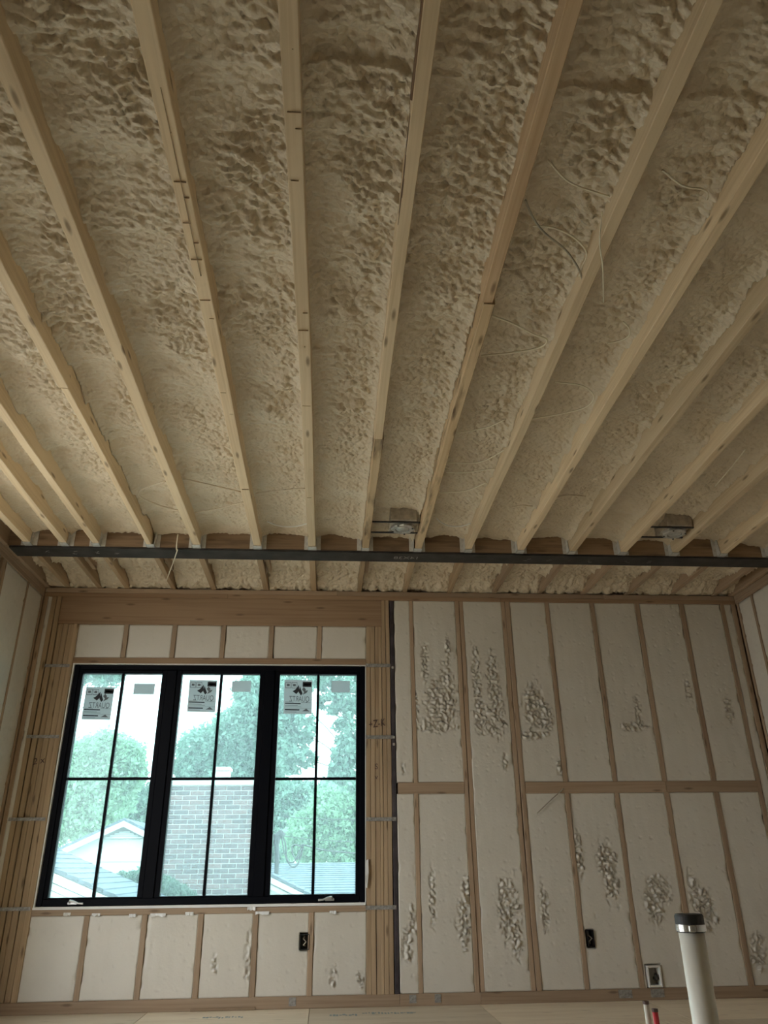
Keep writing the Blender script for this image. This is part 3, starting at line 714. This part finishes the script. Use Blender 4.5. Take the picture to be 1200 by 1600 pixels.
MB().box(x0+t, x1-t, y+.075, y+.08, z0+t, z1-t).build('back_panel', plain('valve_back', (.45, .43, .38), .6), r)
MB().tube([((x0+x1)/2+.022, y+.07, z0+.05), ((x0+x1)/2+.02, y+.02, z0+.055), ((x0+x1)/2+.012, y+.015, z0+.085)], [.014, .014, .010], 10).build('valve', BLACKP, r)

# pipes standing up from the floor
def on_px(px, py, Y): return at(px, py, Y)
YPI = 3.05; top = at(1077, 1437, YPI); R0 = .0445
pr_ = empty('drain_pipe', (top[0], YPI, 0)); tag(pr_, 'white plastic drain pipe standing up with a black rubber cap', 'pipe')
ztop = top[2]
MB().lathe((top[0], YPI, 0), [(R0, 0), (R0, ztop-.012), (R0-.004, ztop-.012)], 36).build('pipe', PVC, pr_, smooth=True)
cap_ = MB().lathe((top[0], YPI, 0), [(R0+.001, ztop-.040), (R0+.006, ztop-.038), (R0+.006, ztop+.012), (R0+.002, ztop+.019), (0, ztop+.019)], 36).build('rubber_cap', RUBBER, pr_, smooth=False)
c_ = MB().lathe((top[0], YPI, 0), [(R0+.006, ztop-.036), (R0+.0085, ztop-.036), (R0+.0085, ztop-.014), (R0+.006, ztop-.014)], 36)
c_.cbox(top[0]-.05+.02, top[0]-.01, YPI-R0-.022, YPI-R0-.005, ztop-.036, ztop-.014, .003)
c_.build('hose_clamp', CHROME, cap_)
for (px, py, Y, mt, col, lab) in ((1009, 1566, 3.3, PEXW, 'white', 'thin white water tube stub rising beside the red one'), (1023, 1578, 3.25, PEXR, 'red', 'thin red water tube stub rising beside the white one')):
    p = at(px, py, Y); q = at(px+14, py+50, Y); dx = (q[0]-p[0])*.25
    e_ = empty('water_tube', (p[0], Y, 0)); tag(e_, lab, 'pipe')
    MB().tube([(p[0]+dx*2, Y, 0), (p[0]+dx, Y, p[2]*.5), (p[0], Y, p[2])], .0105, 14).build('tube', mt, e_, smooth=True)
    MB().lathe((p[0], Y, p[2]-.006), [(.0115, 0), (.0115, .010), (.006, .0105), (.006, .004), (0, .004)], 14).build('end_collar', plain('tube_end_'+col, (.10, .06, .05), .5), e_)

# scrap board on the floor, ink stamps on the subfloor
p = hor(297, 1581, .0); q = hor(399, 1577, .0)
sb = lumber('scrap_board', p[0], q[0], p[1], p[1]+.13, .0, .019, W_SCRAP)
tag(sb, 'short flat scrap board lying on the subfloor below the window', 'board')
mb = MB()
for (px0, px1, py) in ((316, 384, 1591), (515, 560, 1587), (566, 655, 1584)):
    for k in range(int((px1-px0)/5)):
        p = hor(px0+5*k, py-.01*5*k, .0006); wv = random.uniform(.010, .022)
        mb.box(p[0], p[0]+wv, p[1]+random.uniform(-.02, .02), p[1]+random.uniform(.03, .06), .0003, .0008)
mb.build('ink_stamp', BLUEINK, floor)

# cables ------------------------------------------------------------
def smooth_pts(P, n=8):
    P = [np.array(p, float) for p in P]; P = [2*P[0]-P[1]]+P+[2*P[-1]-P[-2]]; o = []
    for i in range(1, len(P)-2):
        for k in range(n):
            t_ = k/n; a_, b2, c2, d2 = P[i-1:i+3]
            o.append(.5*((2*b2)+(-a_+c2)*t_+(2*a_-5*b2+4*c2-d2)*t_*t_+(-a_+3*b2-3*c2+d2)*t_**3))
    o.append(P[-2]); return o
def cable(pts, z, r, mat, label, zs=None):
    P = [hor(x, y, (zs[i] if zs else z)) for i, (x, y) in enumerate(pts)]
    o = MB().tube(smooth_pts(P), r, 7).build('electrical_cable', mat, smooth=True)
    return tag(o, label, 'cable')
zf = ZJ+.076
cable([(821, 313), (833, 340), (850, 363), (883, 390), (903, 418), (911, 440)], 0, .0042, CABLEG, 'grey cable sagging between two joists below the foam', [ZJ+.02, ZJ+.05, ZJ+.06, ZJ+.06, ZJ+.05, ZJ+.01])
cable([(856, 250), (880, 277), (900, 290), (930, 300), (955, 308)], 0, .0038, CABLE, 'cream cable looping off the foam just above the grey cable', [zf+.02, zf-.01, zf-.015, zf-.01, zf])
cable([(833, 353), (860, 355), (885, 364), (907, 380), (917, 397), (910, 415), (905, 432)], 0, .004, CABLE, 'cream cable curling round beside the sagging grey cable', [zf+.02, zf-.005, zf-.01, zf-.01, zf-.01, zf-.02, zf-.03])
cable([(941, 330), (937, 377), (942, 420), (943, 472)], 0, .003, CABLE, 'thin cream wire hanging down over the side of a joist', [ZJ+.06, ZJ-.004, ZJ-.004, ZJ+.0])
cable([(752, 556), (800, 551), (843, 543), (854, 531), (833, 522), (800, 505), (765, 492)], zf-.008, .0048, CABLE, 'foam dusted cable bent in a hairpin against a joist')
cable([(713, 677), (760, 668), (790, 655)], zf-.006, .004, CABLE, 'cable crossing one foam bay beside the stained joist')
cable([(825, 655), (870, 648), (913, 637), (928, 620), (910, 603), (867, 597)], zf-.008, .0045, CABLE, 'looped cable with a hairpin end pinned near a joist')
cable([(698, 723), (750, 722), (790, 702)], zf-.004, .004, CABLE, 'upper of two close cables crossing the bay by the stained joist')
cable([(697, 738), (730, 738), (772, 732)], zf-.004, .004, CABLE, 'lower of two close cables crossing the bay by the stained joist')
cable([(683, 770), (727, 767), (760, 754)], zf-.004, .0045, CABLE, 'single cable arcing across the bay just above the first ceiling box')
cable([(682, 810), (690, 817), (703, 822), (722, 822), (735, 818)], zf-.035, .004, WHITEP, 'bright white cable loop beside the first ceiling box')
cable([(418, 815), (430, 820), (447, 823), (465, 822), (484, 817)], zf-.04, .0045, WHITEP, 'bright white cable strung between joists just before the beam')
cable([(258, 752), (230, 761), (217, 769), (222, 778), (250, 790), (280, 798)], zf-.012, .006, FOAM_C, 'foam coated cable in a sideways V between left joists')
cable([(286, 748), (330, 758), (378, 769)], zf-.012, .006, FOAM_C, 'foam coated cable running straight across a left bay')
cable([(304, 801), (340, 795), (382, 784)], zf-.014, .006, FOAM_C, 'foam coated cable slanting across a left bay nearer the beam')
cable([(400, 771), (440, 766), (478, 763)], zf-.010, .0055, FOAM_C, 'foam coated cable crossing the bay over the window')
cable([(950, 536), (967, 533), (982, 525), (983, 513), (974, 503)], zf-.008, .004, CABLE, 'short cable hook poking out of foam near the plain wall side')
cable([(1035, 266), (1067, 290), (1098, 296), (1106, 303), (1104, 312)], zf-.008, .004, CABLE, 'cream cable ending in a small hook against a joist')
cable([(1117, 760), (1140, 733), (1165, 702)], zf-.03, .0045, CABLE, 'cable running along a joist towards the second ceiling box')
cable([(862, 778), (890, 774), (915, 776)], zf-.004, .007, FOAM_C, 'foam coated cable ridge by the joist hangers')
cable([(797, 794), (815, 790), (832, 791)], zf-.004, .007, FOAM_C, 'short foam coated cable ridge beside the hangers')
P = [at(278, 835, 5.33), at(276, 850, 5.34), at(275, 868, 5.385), at(275, 876, 5.40), at(268, 892, 5.75), at(259, 914, 6.15)]
P[2][2] = zb-.006; P[3][2] = zb-.008; P[4][2] = ZJ-.012; P[5][2] = ZJ-.006
tag(MB().tube(smooth_pts(P), .0045, 7).build('electrical_cable', CABLE, smooth=True), 'cream cable hanging over the steel beam towards the window', 'cable')
P = [at(839, 1271, YW-.012), at(862, 1249, YW-.012), at(881, 1232, YW-.012)]
tag(MB().tube(smooth_pts(P), .004, 6).build('electrical_cable', W_STUD if False else CABLEG, smooth=True), 'thin tan wire slanting across the wall blocking', 'cable')


# ================================================================== OUTSIDE
ZG = -2.6
GRASS = plain('pale_gravel', (.42, .39, .33), .9, noise=.25, nscale=.8)
ground = MB().box(-70, 70, -40, 110, ZG-.2, ZG).build('ground', GRASS)
tag(ground, 'bare building lot outside the window', 'ground', kind='structure')
SIDING = plain('white_siding', (.55, .57, .57), .6); TRIM = plain('white_trim', (.62, .64, .64), .5)
SHING = plain('grey_shingle', (.10, .125, .16), .85, noise=.35, nscale=14); VENTSHADE = plain('vent_void_shade', (.20, .21, .21), .7)
BRICKM = []
for k, c in enumerate(((.165, .11, .115), (.13, .09, .098), (.19, .12, .12), (.115, .085, .092))):
    BRICKM.append(plain('brick_%d' % k, c, .85, noise=.2, nscale=25))
MORTAR = plain('mortar', (.72, .70, .70), .9); CONC = plain('concrete_cap', (.55, .54, .52), .8, noise=.1)

# brick chimney
YC = 12.5
tl_ = at(264, 1228, YC); tr_ = at(411, 1228, YC); cx0, cx1, czt = tl_[0], tr_[0], tl_[2]
ch = empty('brick_chimney', ((cx0+cx1)/2, YC+.35, ZG)); tag(ch, 'broad brick chimney with pale cap outside the middle casement', 'chimney')
MB().box(cx0+.012, cx1-.012, YC+.012, YC+.69, ZG, czt).build('mortar_core', MORTAR, ch)
NB = 6.5; pw = (cx1-cx0)/NB; chh = .0677; g = .010
def brick_mesh(wd, dp, ht):
    b = MB().cbox(-wd/2, wd/2, 0, dp, 0, ht, .004); me = bpy.data.meshes.new('brick'); me.from_pydata(b.v, [], b.f); me.update(); return me
BM = {}
for kk in range(4):
    for nm, wd in (('f', pw-g), ('h', pw/2-g)):
        me = brick_mesh(wd, .10, chh-g); me.materials.append(BRICKM[kk]); BM[nm, kk] = me
nrow = 33
for rrow in range(nrow):
    z = czt-(rrow+1)*chh; x = cx0; units = (['f']*6+['h']) if rrow % 2 == 0 else (['h']+['f']*6)
    for u in units:
        wd = pw if u == 'f' else pw/2
        o = bpy.data.objects.new('brick', BM[u, random.choice((0, 0, 1, 1, 2, 3))]); COL.objects.link(o); o.parent = ch
        o.location = Vector((x+wd/2, YC+random.uniform(-.002, .002), z))-WL[ch.name]; x += wd
mb = MB()
for sgn in (0, 1):
    for rrow in range(nrow):
        z = czt-(rrow+1)*chh; off = .0 if rrow % 2 else .105; yy = YC+.105
        while yy < YC+.60:
            e = min(yy+.2, YC+.70)
            if sgn: mb.box(cx1-.1, cx1, yy, e, z, z+chh-g)
            else: mb.box(cx0, cx0+.1, yy, e, z, z+chh-g)
            yy += .21
tag(mb.build('side_bricks', BRICKM[0], ch), kind='stuff')
MB().cbox(cx0-.03, cx1+.03, YC-.03, YC+.73, czt, czt+.10, .012).build('cap', CONC, ch)
p = at(349, 1205, YC+.35); MB().cbox(p[0]-.11, p[0]+.11, YC+.25, YC+.47, czt+.10, p[2]+.0, .01).build('flue', plain('flue_clay', (.55, .50, .45), .8), ch)
MB().cbox(p[0]-.15, p[0]+.13, YC+.2, YC+.5, p[2], p[2]+.05, .01).build('flue_cap', TRIM, ch)

def slope_roof(root, x0, z0, sl, xa, xb, ya, yb, course=.14, th=.04):
    """roof plane falling along +x, courses running along y"""
    n = int((xb-xa)/course)
    for k in range(n):
        xs_ = xa+k*course; xe = xs_+course*1.08
        za, zb2 = z0+sl*(xs_-x0), z0+sl*(xe-x0)+.012
        v = [(xs_, ya, za), (xe, ya, zb2), (xe, yb, zb2), (xs_, yb, za)]; v += [(a, b, c-th) for a, b, c in v]
        MB().add(v, [(0, 1, 2, 3), (7, 6, 5, 4), (0, 4, 5, 1), (1, 5, 6, 2), (2, 6, 7, 3), (3, 7, 4, 0)]).build('shingle_course', SHING, root)
# near house at the left: right hand slope of a gable roof
YF = 11.5; A = at(92, 1327, YF); B = at(215, 1381, YF); sl = (B[2]-A[2])/(B[0]-A[0])
lo_, hi_ = 7.4, 11.4
for _ in range(40):
    mid = (lo_+hi_)/2; q = at(130, 1377, mid)
    d_ = q[2]-(A[2]+sl*(q[0]-A[0]))
    if d_ > 0: lo_ = mid
    else: hi_ = mid
YN = max(7.6, min(11.0, mid))
h1 = empty('neighbour_house', (A[0]-1.5, (YF+YN)/2, ZG)); tag(h1, 'low shingled house with white rake boards outside the first casement', 'house')
xr0 = A[0]-2.2; xr1 = B[0]+.55
slope_roof(h1, A[0], A[2], sl, xr0, xr1, YN, YF)
zr = lambda x: A[2]+sl*(x-A[0])
for k, (off, hh, yo) in enumerate(((-.045, .09, 0.0), (-.15, .07, .05), (-.23, .05, .08))):
    v = [(xr0, YN+yo, zr(xr0)+off), (xr1, YN+yo, zr(xr1)+off), (xr1, YN+yo, zr(xr1)+off-hh), (xr0, YN+yo, zr(xr0)+off-hh)]
    v += [(a, b+.03, c) for a, b, c in v]
    MB().add(v, [(0, 1, 2, 3), (7, 6, 5, 4), (0, 4, 5, 1), (1, 5, 6, 2), (2, 6, 7, 3), (3, 7, 4, 0)]).build('rake_board', TRIM, h1)
v = [(xr0, YN+.12, zr(xr0)-.04), (xr1-.3, YN+.12, zr(xr1-.3)-.04), (xr1-.3, YN+.12, ZG), (xr0, YN+.12, ZG)]; v += [(a, YF-.1, c) for a, b, c in v]
MB().add(v, [(0, 1, 2, 3), (7, 6, 5, 4), (0, 4, 5, 1), (1, 5, 6, 2), (2, 6, 7, 3), (3, 7, 4, 0)]).build('wall', SIDING, h1)
z = zr(xr0)-.3
while z > CAMZ-1.6:
    xe = min(xr1-.3, A[0]+(z-A[2])/sl-.25/abs(sl)*0-.55)
    if xe > xr0+.2:
        MB().obox((xr0, YN+.10, z), (xe-xr0, 0, 0), (0, .02, .0), (0, .015, .165)).build('siding_board', SIDING, h1)
    z -= .17
# gabled house further back
YH = 17.0; P0 = at(198, 1284, YH); PL = at(98, 1330, YH); s2 = (P0[2]-PL[2])/(P0[0]-PL[0]); wx = P0[0]-PL[0]; 
h2 = empty('neighbour_house', (P0[0], YH+2.5, ZG)); tag(h2, 'white clapboard gable with triangular vent beside the brick chimney', 'house')
for sgn in (-1, 1):
    v = [(P0[0], YH-.25, P0[2]+.06), (P0[0]+sgn*wx*1.12, YH-.25, P0[2]+.06-s2*wx*1.12)]; v = [v[0], v[1], (v[1][0], YH+6, v[1][2]), (v[0][0], YH+6, v[0][2])]; v += [(a, b, c-.05) for a, b, c in v]
    MB().add(v, [(0, 1, 2, 3), (7, 6, 5, 4), (0, 4, 5, 1), (1, 5, 6, 2), (2, 6, 7, 3), (3, 7, 4, 0)]).build('roof_slope', SHING, h2)
    v = [(P0[0], YH-.24, P0[2]+.01), (P0[0]+sgn*wx*1.12, YH-.24, P0[2]+.01-s2*wx*1.12), (P0[0]+sgn*wx*1.12, YH-.24, P0[2]-.10-s2*wx*1.12), (P0[0], YH-.24, P0[2]-.10)]; v += [(a, b+.04, c) for a, b, c in v]
    MB().add(v, [(0, 1, 2, 3), (7, 6, 5, 4), (0, 4, 5, 1), (1, 5, 6, 2), (2, 6, 7, 3), (3, 7, 4, 0)]).build('rake_board', TRIM, h2)
v = [(P0[0], YH, P0[2]), (P0[0]+wx, YH, PL[2]), (P0[0]+wx, YH, ZG), (P0[0]-wx, YH, ZG), (P0[0]-wx, YH, PL[2])]; v += [(a, YH+5.8, c) for a, b, c in v]
MB().add(v, [(0, 1, 2, 3, 4), (9, 8, 7, 6, 5), (0, 5, 6, 1), (1, 6, 7, 2), (2, 7, 8, 3), (3, 8, 9, 4), (4, 9, 5, 0)]).build('wall', SIDING, h2)
z = P0[2]-.55; 
while z > CAMZ-1.6:
    hw = min(wx, (P0[2]-z-.1)/s2)
    MB().obox((P0[0]-hw, YH-.03, z-.185), (2*hw, 0, 0), (0, .025, 0), (0, .04, .185)).build('siding_board', SIDING, h2); z -= .205
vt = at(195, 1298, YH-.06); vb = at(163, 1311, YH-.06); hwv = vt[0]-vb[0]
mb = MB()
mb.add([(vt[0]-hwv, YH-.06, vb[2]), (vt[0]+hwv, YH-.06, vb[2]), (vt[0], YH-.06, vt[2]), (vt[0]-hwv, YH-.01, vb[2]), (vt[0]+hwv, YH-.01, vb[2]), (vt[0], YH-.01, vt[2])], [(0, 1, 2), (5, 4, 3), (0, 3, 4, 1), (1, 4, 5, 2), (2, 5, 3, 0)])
mb.build('vent', VENTSHADE, h2)  # solid grey backing, its colour stands in for shade in the void behind the slats
for k in range(4):
    fz = (k+.2)/4.4; zz = vb[2]+fz*(vt[2]-vb[2]); hw = hwv*(1-fz)
    MB().obox((vt[0]-hw, YH-.085, zz), (2*hw, 0, 0), (0, .02, 0), (0, .02, .03)).build('vent_slat', TRIM, h2)
# roof seen through the right casement
YR = 19.0; R1 = at(405, 1349, YR); R2 = at(640, 1345, YR); sl3 = .30; YE = 13.6
h3 = empty('neighbour_house', ((R1[0]+R2[0])/2, 16, ZG)); tag(h3, 'wide grey shingle roof outside the casement nearest the steel column', 'house')
nc = 16
for k in range(nc):
    ya, yb = YR-(YR-YE)*k/nc, YR-(YR-YE)*(k+1.06)/nc; za, zb2 = R1[2]-sl3*(YR-ya)*.35, R1[2]-sl3*(YR-yb)*.35+.014
    v = [(R1[0]-.6, ya, za), (R2[0]+1, ya, za), (R2[0]+1, yb, zb2), (R1[0]-.6, yb, zb2)]; v += [(a, b, c-.05) for a, b, c in v]
    MB().add(v, [(3, 2, 1, 0), (4, 5, 6, 7), (0, 1, 5, 4), (1, 2, 6, 5), (2, 3, 7, 6), (3, 0, 4, 7)]).build('shingle_course', SHING, h3)
zE = R1[2]-sl3*(YR-YE)*.35
MB().box(R1[0]-.4, R2[0]+.8, YE+.3, YR, ZG, zE-.06).build('wall', SIDING, h3)
YN2 = 11.6; A2 = at(420, 1364, YN2); B2 = at(492, 1400, YN2); sl4 = (B2[2]-A2[2])/(B2[0]-A2[0]); z4 = lambda x: A2[2]+sl4*(x-A2[0])
h4 = empty('garden_shed', (A2[0], YN2+.6, ZG)); tag(h4, 'white sided gable end with slanting rake below the cable mast', 'shed')
xa4, xb4 = A2[0]-.12, B2[0]+.5
slope_roof(h4, A2[0], A2[2], sl4, xa4, xb4, YN2, YN2+.9, .12)
for off, hh, yo in ((-.04, .07, -.01), (-.13, .06, .03)):
    v = [(xa4, YN2+yo, z4(xa4)+off), (xb4, YN2+yo, z4(xb4)+off), (xb4, YN2+yo, z4(xb4)+off-hh), (xa4, YN2+yo, z4(xa4)+off-hh)]; v += [(a, b+.03, c) for a, b, c in v]
    MB().add(v, [(0, 1, 2, 3), (7, 6, 5, 4), (0, 4, 5, 1), (1, 5, 6, 2), (2, 6, 7, 3), (3, 7, 4, 0)]).build('rake_board', TRIM, h4)
v = [(xa4, YN2+.07, z4(xa4)-.04), (xb4-.2, YN2+.07, z4(xb4-.2)-.04), (xb4-.2, YN2+.07, ZG), (xa4, YN2+.07, ZG)]; v += [(a, YN2+.8, c) for a, b, c in v]
MB().add(v, [(0, 1, 2, 3), (7, 6, 5, 4), (0, 4, 5, 1), (1, 5, 6, 2), (2, 6, 7, 3), (3, 7, 4, 0)]).build('wall', SIDING, h4)
# service mast with looping wires
YM = 12.65; mp_ = lambda x, y: at(x, y, YM)
mast = empty('service_mast', (mp_(433, 1368)[0], YM, ZG)); tag(mast, 'service mast with looped black wires rising behind the shed rake', 'mast')
WIRE = plain('wire_black', (.05, .06, .06), .6); MASTM = plain('mast_grey', (.03, .035, .04), .6)
pb = mp_(433, 1370); MB().tube([(pb[0], YM, ZG), mp_(433, 1340), mp_(432, 1316)], .035, 10).build('pole', MASTM, mast)
MB().tube([mp_(432, 1318), mp_(433, 1306), mp_(438, 1302), mp_(443, 1307)], [.05, .06, .06, .05], 10).build('weatherhead', MASTM, mast)
for P in ([(441, 1306), (446, 1318), (448, 1340), (455, 1354), (464, 1352), (470, 1338), (474, 1320)], [(440, 1308), (444, 1330), (450, 1346), (460, 1346), (468, 1330), (474, 1320)], [(456, 1322), (462, 1320), (470, 1322), (474, 1320), (500, 1327), (530, 1331), (620, 1340)], [(456, 1322), (457, 1334), (464, 1342), (470, 1334), (474, 1320)]):
    MB().tube(smooth_pts([mp_(*p) for p in P], 6), .011, 6).build('wire', WIRE, mast)
# overhead lines
for k, (y0_, y1_) in enumerate(((1272, 1282), (1300, 1318))):
    P = [at(405, y0_, 24), at(480, (y0_+y1_)/2+2, 24), at(600, y1_, 24)]
    o = MB().tube(smooth_pts(P, 6), .012, 5).build('power_line', WIRE); tag(o, ('upper', 'lower')[k]+' thin power line strung across the trees', 'power line')

# trees ---------------------------------------------------------------
def leafmat(name, c, c2):
    m, nt, b = newmat(name); N = nt.nodes.new; L = nt.links.new
    tc = N('ShaderNodeTexCoord'); n = N('ShaderNodeTexNoise'); n.inputs['Scale'].default_value = 4.5; n.inputs['Detail'].default_value = 6
    L(tc.outputs['Object'], n.inputs['Vector']); r = N('ShaderNodeValToRGB'); r.color_ramp.elements[0].position = .35; r.color_ramp.elements[1].position = .65
    r.color_ramp.elements[0].color = (*c, 1); r.color_ramp.elements[1].color = (*c2, 1); L(n.outputs['Fac'], r.inputs['Fac']); L(r.outputs['Color'], b.inputs['Base Color'])
    b.inputs['Roughness'].default_value = .5
    t_ = N('ShaderNodeBsdfTranslucent'); L(r.outputs['Color'], t_.inputs[0]); mx = N('ShaderNodeMixShader'); mx.inputs[0].default_value = .4
    L(b.outputs[0], mx.inputs[1]); L(t_.outputs[0], mx.inputs[2]); L(mx.outputs[0], nt.nodes['Material Output'].inputs['Surface'])
    return m
LEAF_A = leafmat('leaf_teal', (.15, .27, .21), (.25, .41, .33)); LEAF_B = leafmat('leaf_bright', (.20, .36, .23), (.32, .52, .35)); LEAF_C = leafmat('leaf_dull', (.11, .20, .15), (.19, .31, .24))
BARK = plain('bark', (.12, .10, .085), .9, noise=.3, nscale=8)
def foliage(name, blobs, Y, n, size, mat, parent, seed, hollow=.35):
    """blobs: (px, py, radius_px, share)"""
    R_ = np.random.RandomState(seed); C_ = []; tot = sum(b[3] for b in blobs)
    for (px, py, rp, sh) in blobs:
        c = at(px, py, Y); r = np.linalg.norm(at(px+rp, py, Y)-c); k = int(n*sh/tot)
        d = R_.normal(size=(k, 3)); d /= np.linalg.norm(d, axis=1)[:, None]; rad = r*(hollow+(1-hollow)*R_.rand(k)**.6)
        # clump the leaves into sprays
        nc_ = max(6, k//28); cc = R_.normal(size=(nc_, 3)); cc /= np.linalg.norm(cc, axis=1)[:, None]; cc *= (r*(hollow+(1-hollow)*R_.rand(nc_)**.5))[:, None]
        pts = cc[R_.randint(nc_, size=k)]+R_.normal(size=(k, 3))*r*.11
        mixv = R_.rand(k) < .25; pts[mixv] = (d*rad[:, None])[mixv]
        C_.append(c+pts*np.array([1, 1.1, 1]))
    P = np.concatenate(C_); k = len(P)
    a = R_.normal(size=(k, 3)); a /= np.linalg.norm(a, axis=1)[:, None]; b = R_.normal(size=(k, 3)); b -= a*(a*b).sum(1)[:, None]; b /= np.linalg.norm(b, axis=1)[:, None]
    s_ = (size*(.6+.8*R_.rand(k)))[:, None]; nrm = np.cross(a, b)
    v = np.stack([P-a*s_*.5, P+b*s_*.24+nrm*s_*.06, P+a*s_*.5, P-b*s_*.24+nrm*s_*.06], 1).reshape(-1, 3)
    f = np.arange(k*4).reshape(-1, 4)
    o = mesh(name, v, f, mat, parent); o['kind'] = 'stuff'; return o
def tree(name, label, blobs, Y, n, size, mat, seed, trunk=True, group=None, trunk_px=None):
    c = at(trunk_px or np.mean([b[0] for b in blobs]), 1380, Y)
    root = empty(name, (c[0], Y, ZG)); tag(root, label, 'tree', group)
    foliage('foliage', blobs, Y, n, size, mat, root, seed)
    ctr = [at(b[0], b[1], Y) for b in blobs]; mid = np.mean(ctr, 0); fork = np.array([c[0], Y, min(mid[2]-.5, CAMZ+1.5)])
    fork = np.array([c[0], Y, max(ZG+1.5, min(p[2] for p in ctr)-.8)])
    MB().tube([(c[0], Y, ZG), (c[0]+.05, Y, (ZG+fork[2])/2), fork], [.24, .19, .15], 8).build('trunk', BARK, root)
    for p in ctr[::2]:
        q = (fork+p)/2+np.array([.1, .1, .25]); MB().tube(smooth_pts([fork, q, p], 4), .013, 6).build('branch', BARK, root)
    return root
tree('leafy_tree', 'rounded pale green tree standing above the white gable', [(120, 1210, 52, 3), (165, 1185, 45, 3), (195, 1190, 34, 2), (150, 1250, 60, 4), (205, 1215, 25, 1), (95, 1270, 45, 2)], 26, 26000, .15, LEAF_B, 1)
tree('leafy_tree', 'dark drooping branch tips at the top of the first casement', [(120, 1045, 28, 2), (165, 1050, 26, 2), (185, 1052, 12, 1), (100, 1090, 16, 1)], 21, 5000, .13, LEAF_A, 2, trunk_px=60)
tree('leafy_tree', 'bluish green tree low behind the gable and chimney', [(225, 1262, 40, 3), (195, 1290, 40, 2), (260, 1270, 36, 3), (150, 1300, 50, 2)], 34, 16000, .18, LEAF_C, 3)
tree('leafy_tree', 'large dense tree rising behind the brick chimney', [(320, 1180, 44, 3), (365, 1160, 48, 4), (400, 1130, 46, 4), (300, 1200, 28, 2), (395, 1085, 30, 2), (350, 1200, 45, 3), (410, 1190, 40, 3)], 24, 34000, .15, LEAF_A, 4, trunk_px=365)
tree('leafy_tree', 'tree with hanging leafy boughs against the sky, over the wide roof', [(455, 1085, 34, 4), (440, 1130, 26, 3), (470, 1140, 26, 3), (455, 1180, 28, 3), (480, 1185, 16, 1), (545, 1080, 30, 4), (520, 1095, 20, 2), (550, 1130, 26, 3), (545, 1175, 26, 3), (530, 1200, 20, 2), (505, 1060, 18, 2), (470, 1060, 30, 2), (560, 1220, 30, 2)], 21.5, 10500, .17, LEAF_A, 5, trunk_px=600)
tree('leafy_tree', 'bright green tree low over the wide roof ridge', [(520, 1285, 50, 4), (560, 1270, 45, 4), (480, 1310, 40, 3), (540, 1330, 40, 3), (600, 1290, 60, 3)], 30, 24000, .17, LEAF_B, 6)
tree('leafy_tree', 'mid green tree behind the service mast', [(445, 1255, 36, 4), (430, 1300, 40, 4), (475, 1250, 30, 2), (470, 1300, 36, 3), (510, 1250, 26, 2), (420, 1340, 40, 3)], 36, 22000, .2, LEAF_A, 7)
tree('leafy_tree', 'hazy distant tree filling the gap beyond the hanging boughs', [(540, 1245, 40, 3), (500, 1270, 40, 3), (580, 1240, 45, 3), (460, 1280, 45, 3), (400, 1260, 50, 3)], 48, 18000, .28, LEAF_C, 8)
def shrub(label, blobs, Y, n, size, mat, seed):
    c = at(blobs[0][0], 1395, Y); root = empty('shrub', (c[0], Y, ZG)); tag(root, label, 'shrub')
    foliage('foliage', blobs, Y, n, size, mat, root, seed, .1); cc = at(blobs[0][0], blobs[0][1], Y)
    MB().tube([(c[0], Y, ZG), (c[0]+.03, Y, (ZG+cc[2])/2), cc], [.06, .05, .03], 7).build('stem', BARK, root)
shrub('dark shrub top between the low roof and the white gable', [(205, 1378, 18, 2), (228, 1372, 18, 2), (243, 1378, 16, 2), (190, 1372, 10, 1)], 14.2, 5000, .07, LEAF_C, 21)
shrub('dark shrub at the foot of the brick chimney', [(265, 1392, 18, 2), (280, 1400, 18, 2), (258, 1378, 10, 1), (298, 1404, 12, 1)], 12.08, 4500, .06, LEAF_C, 22)
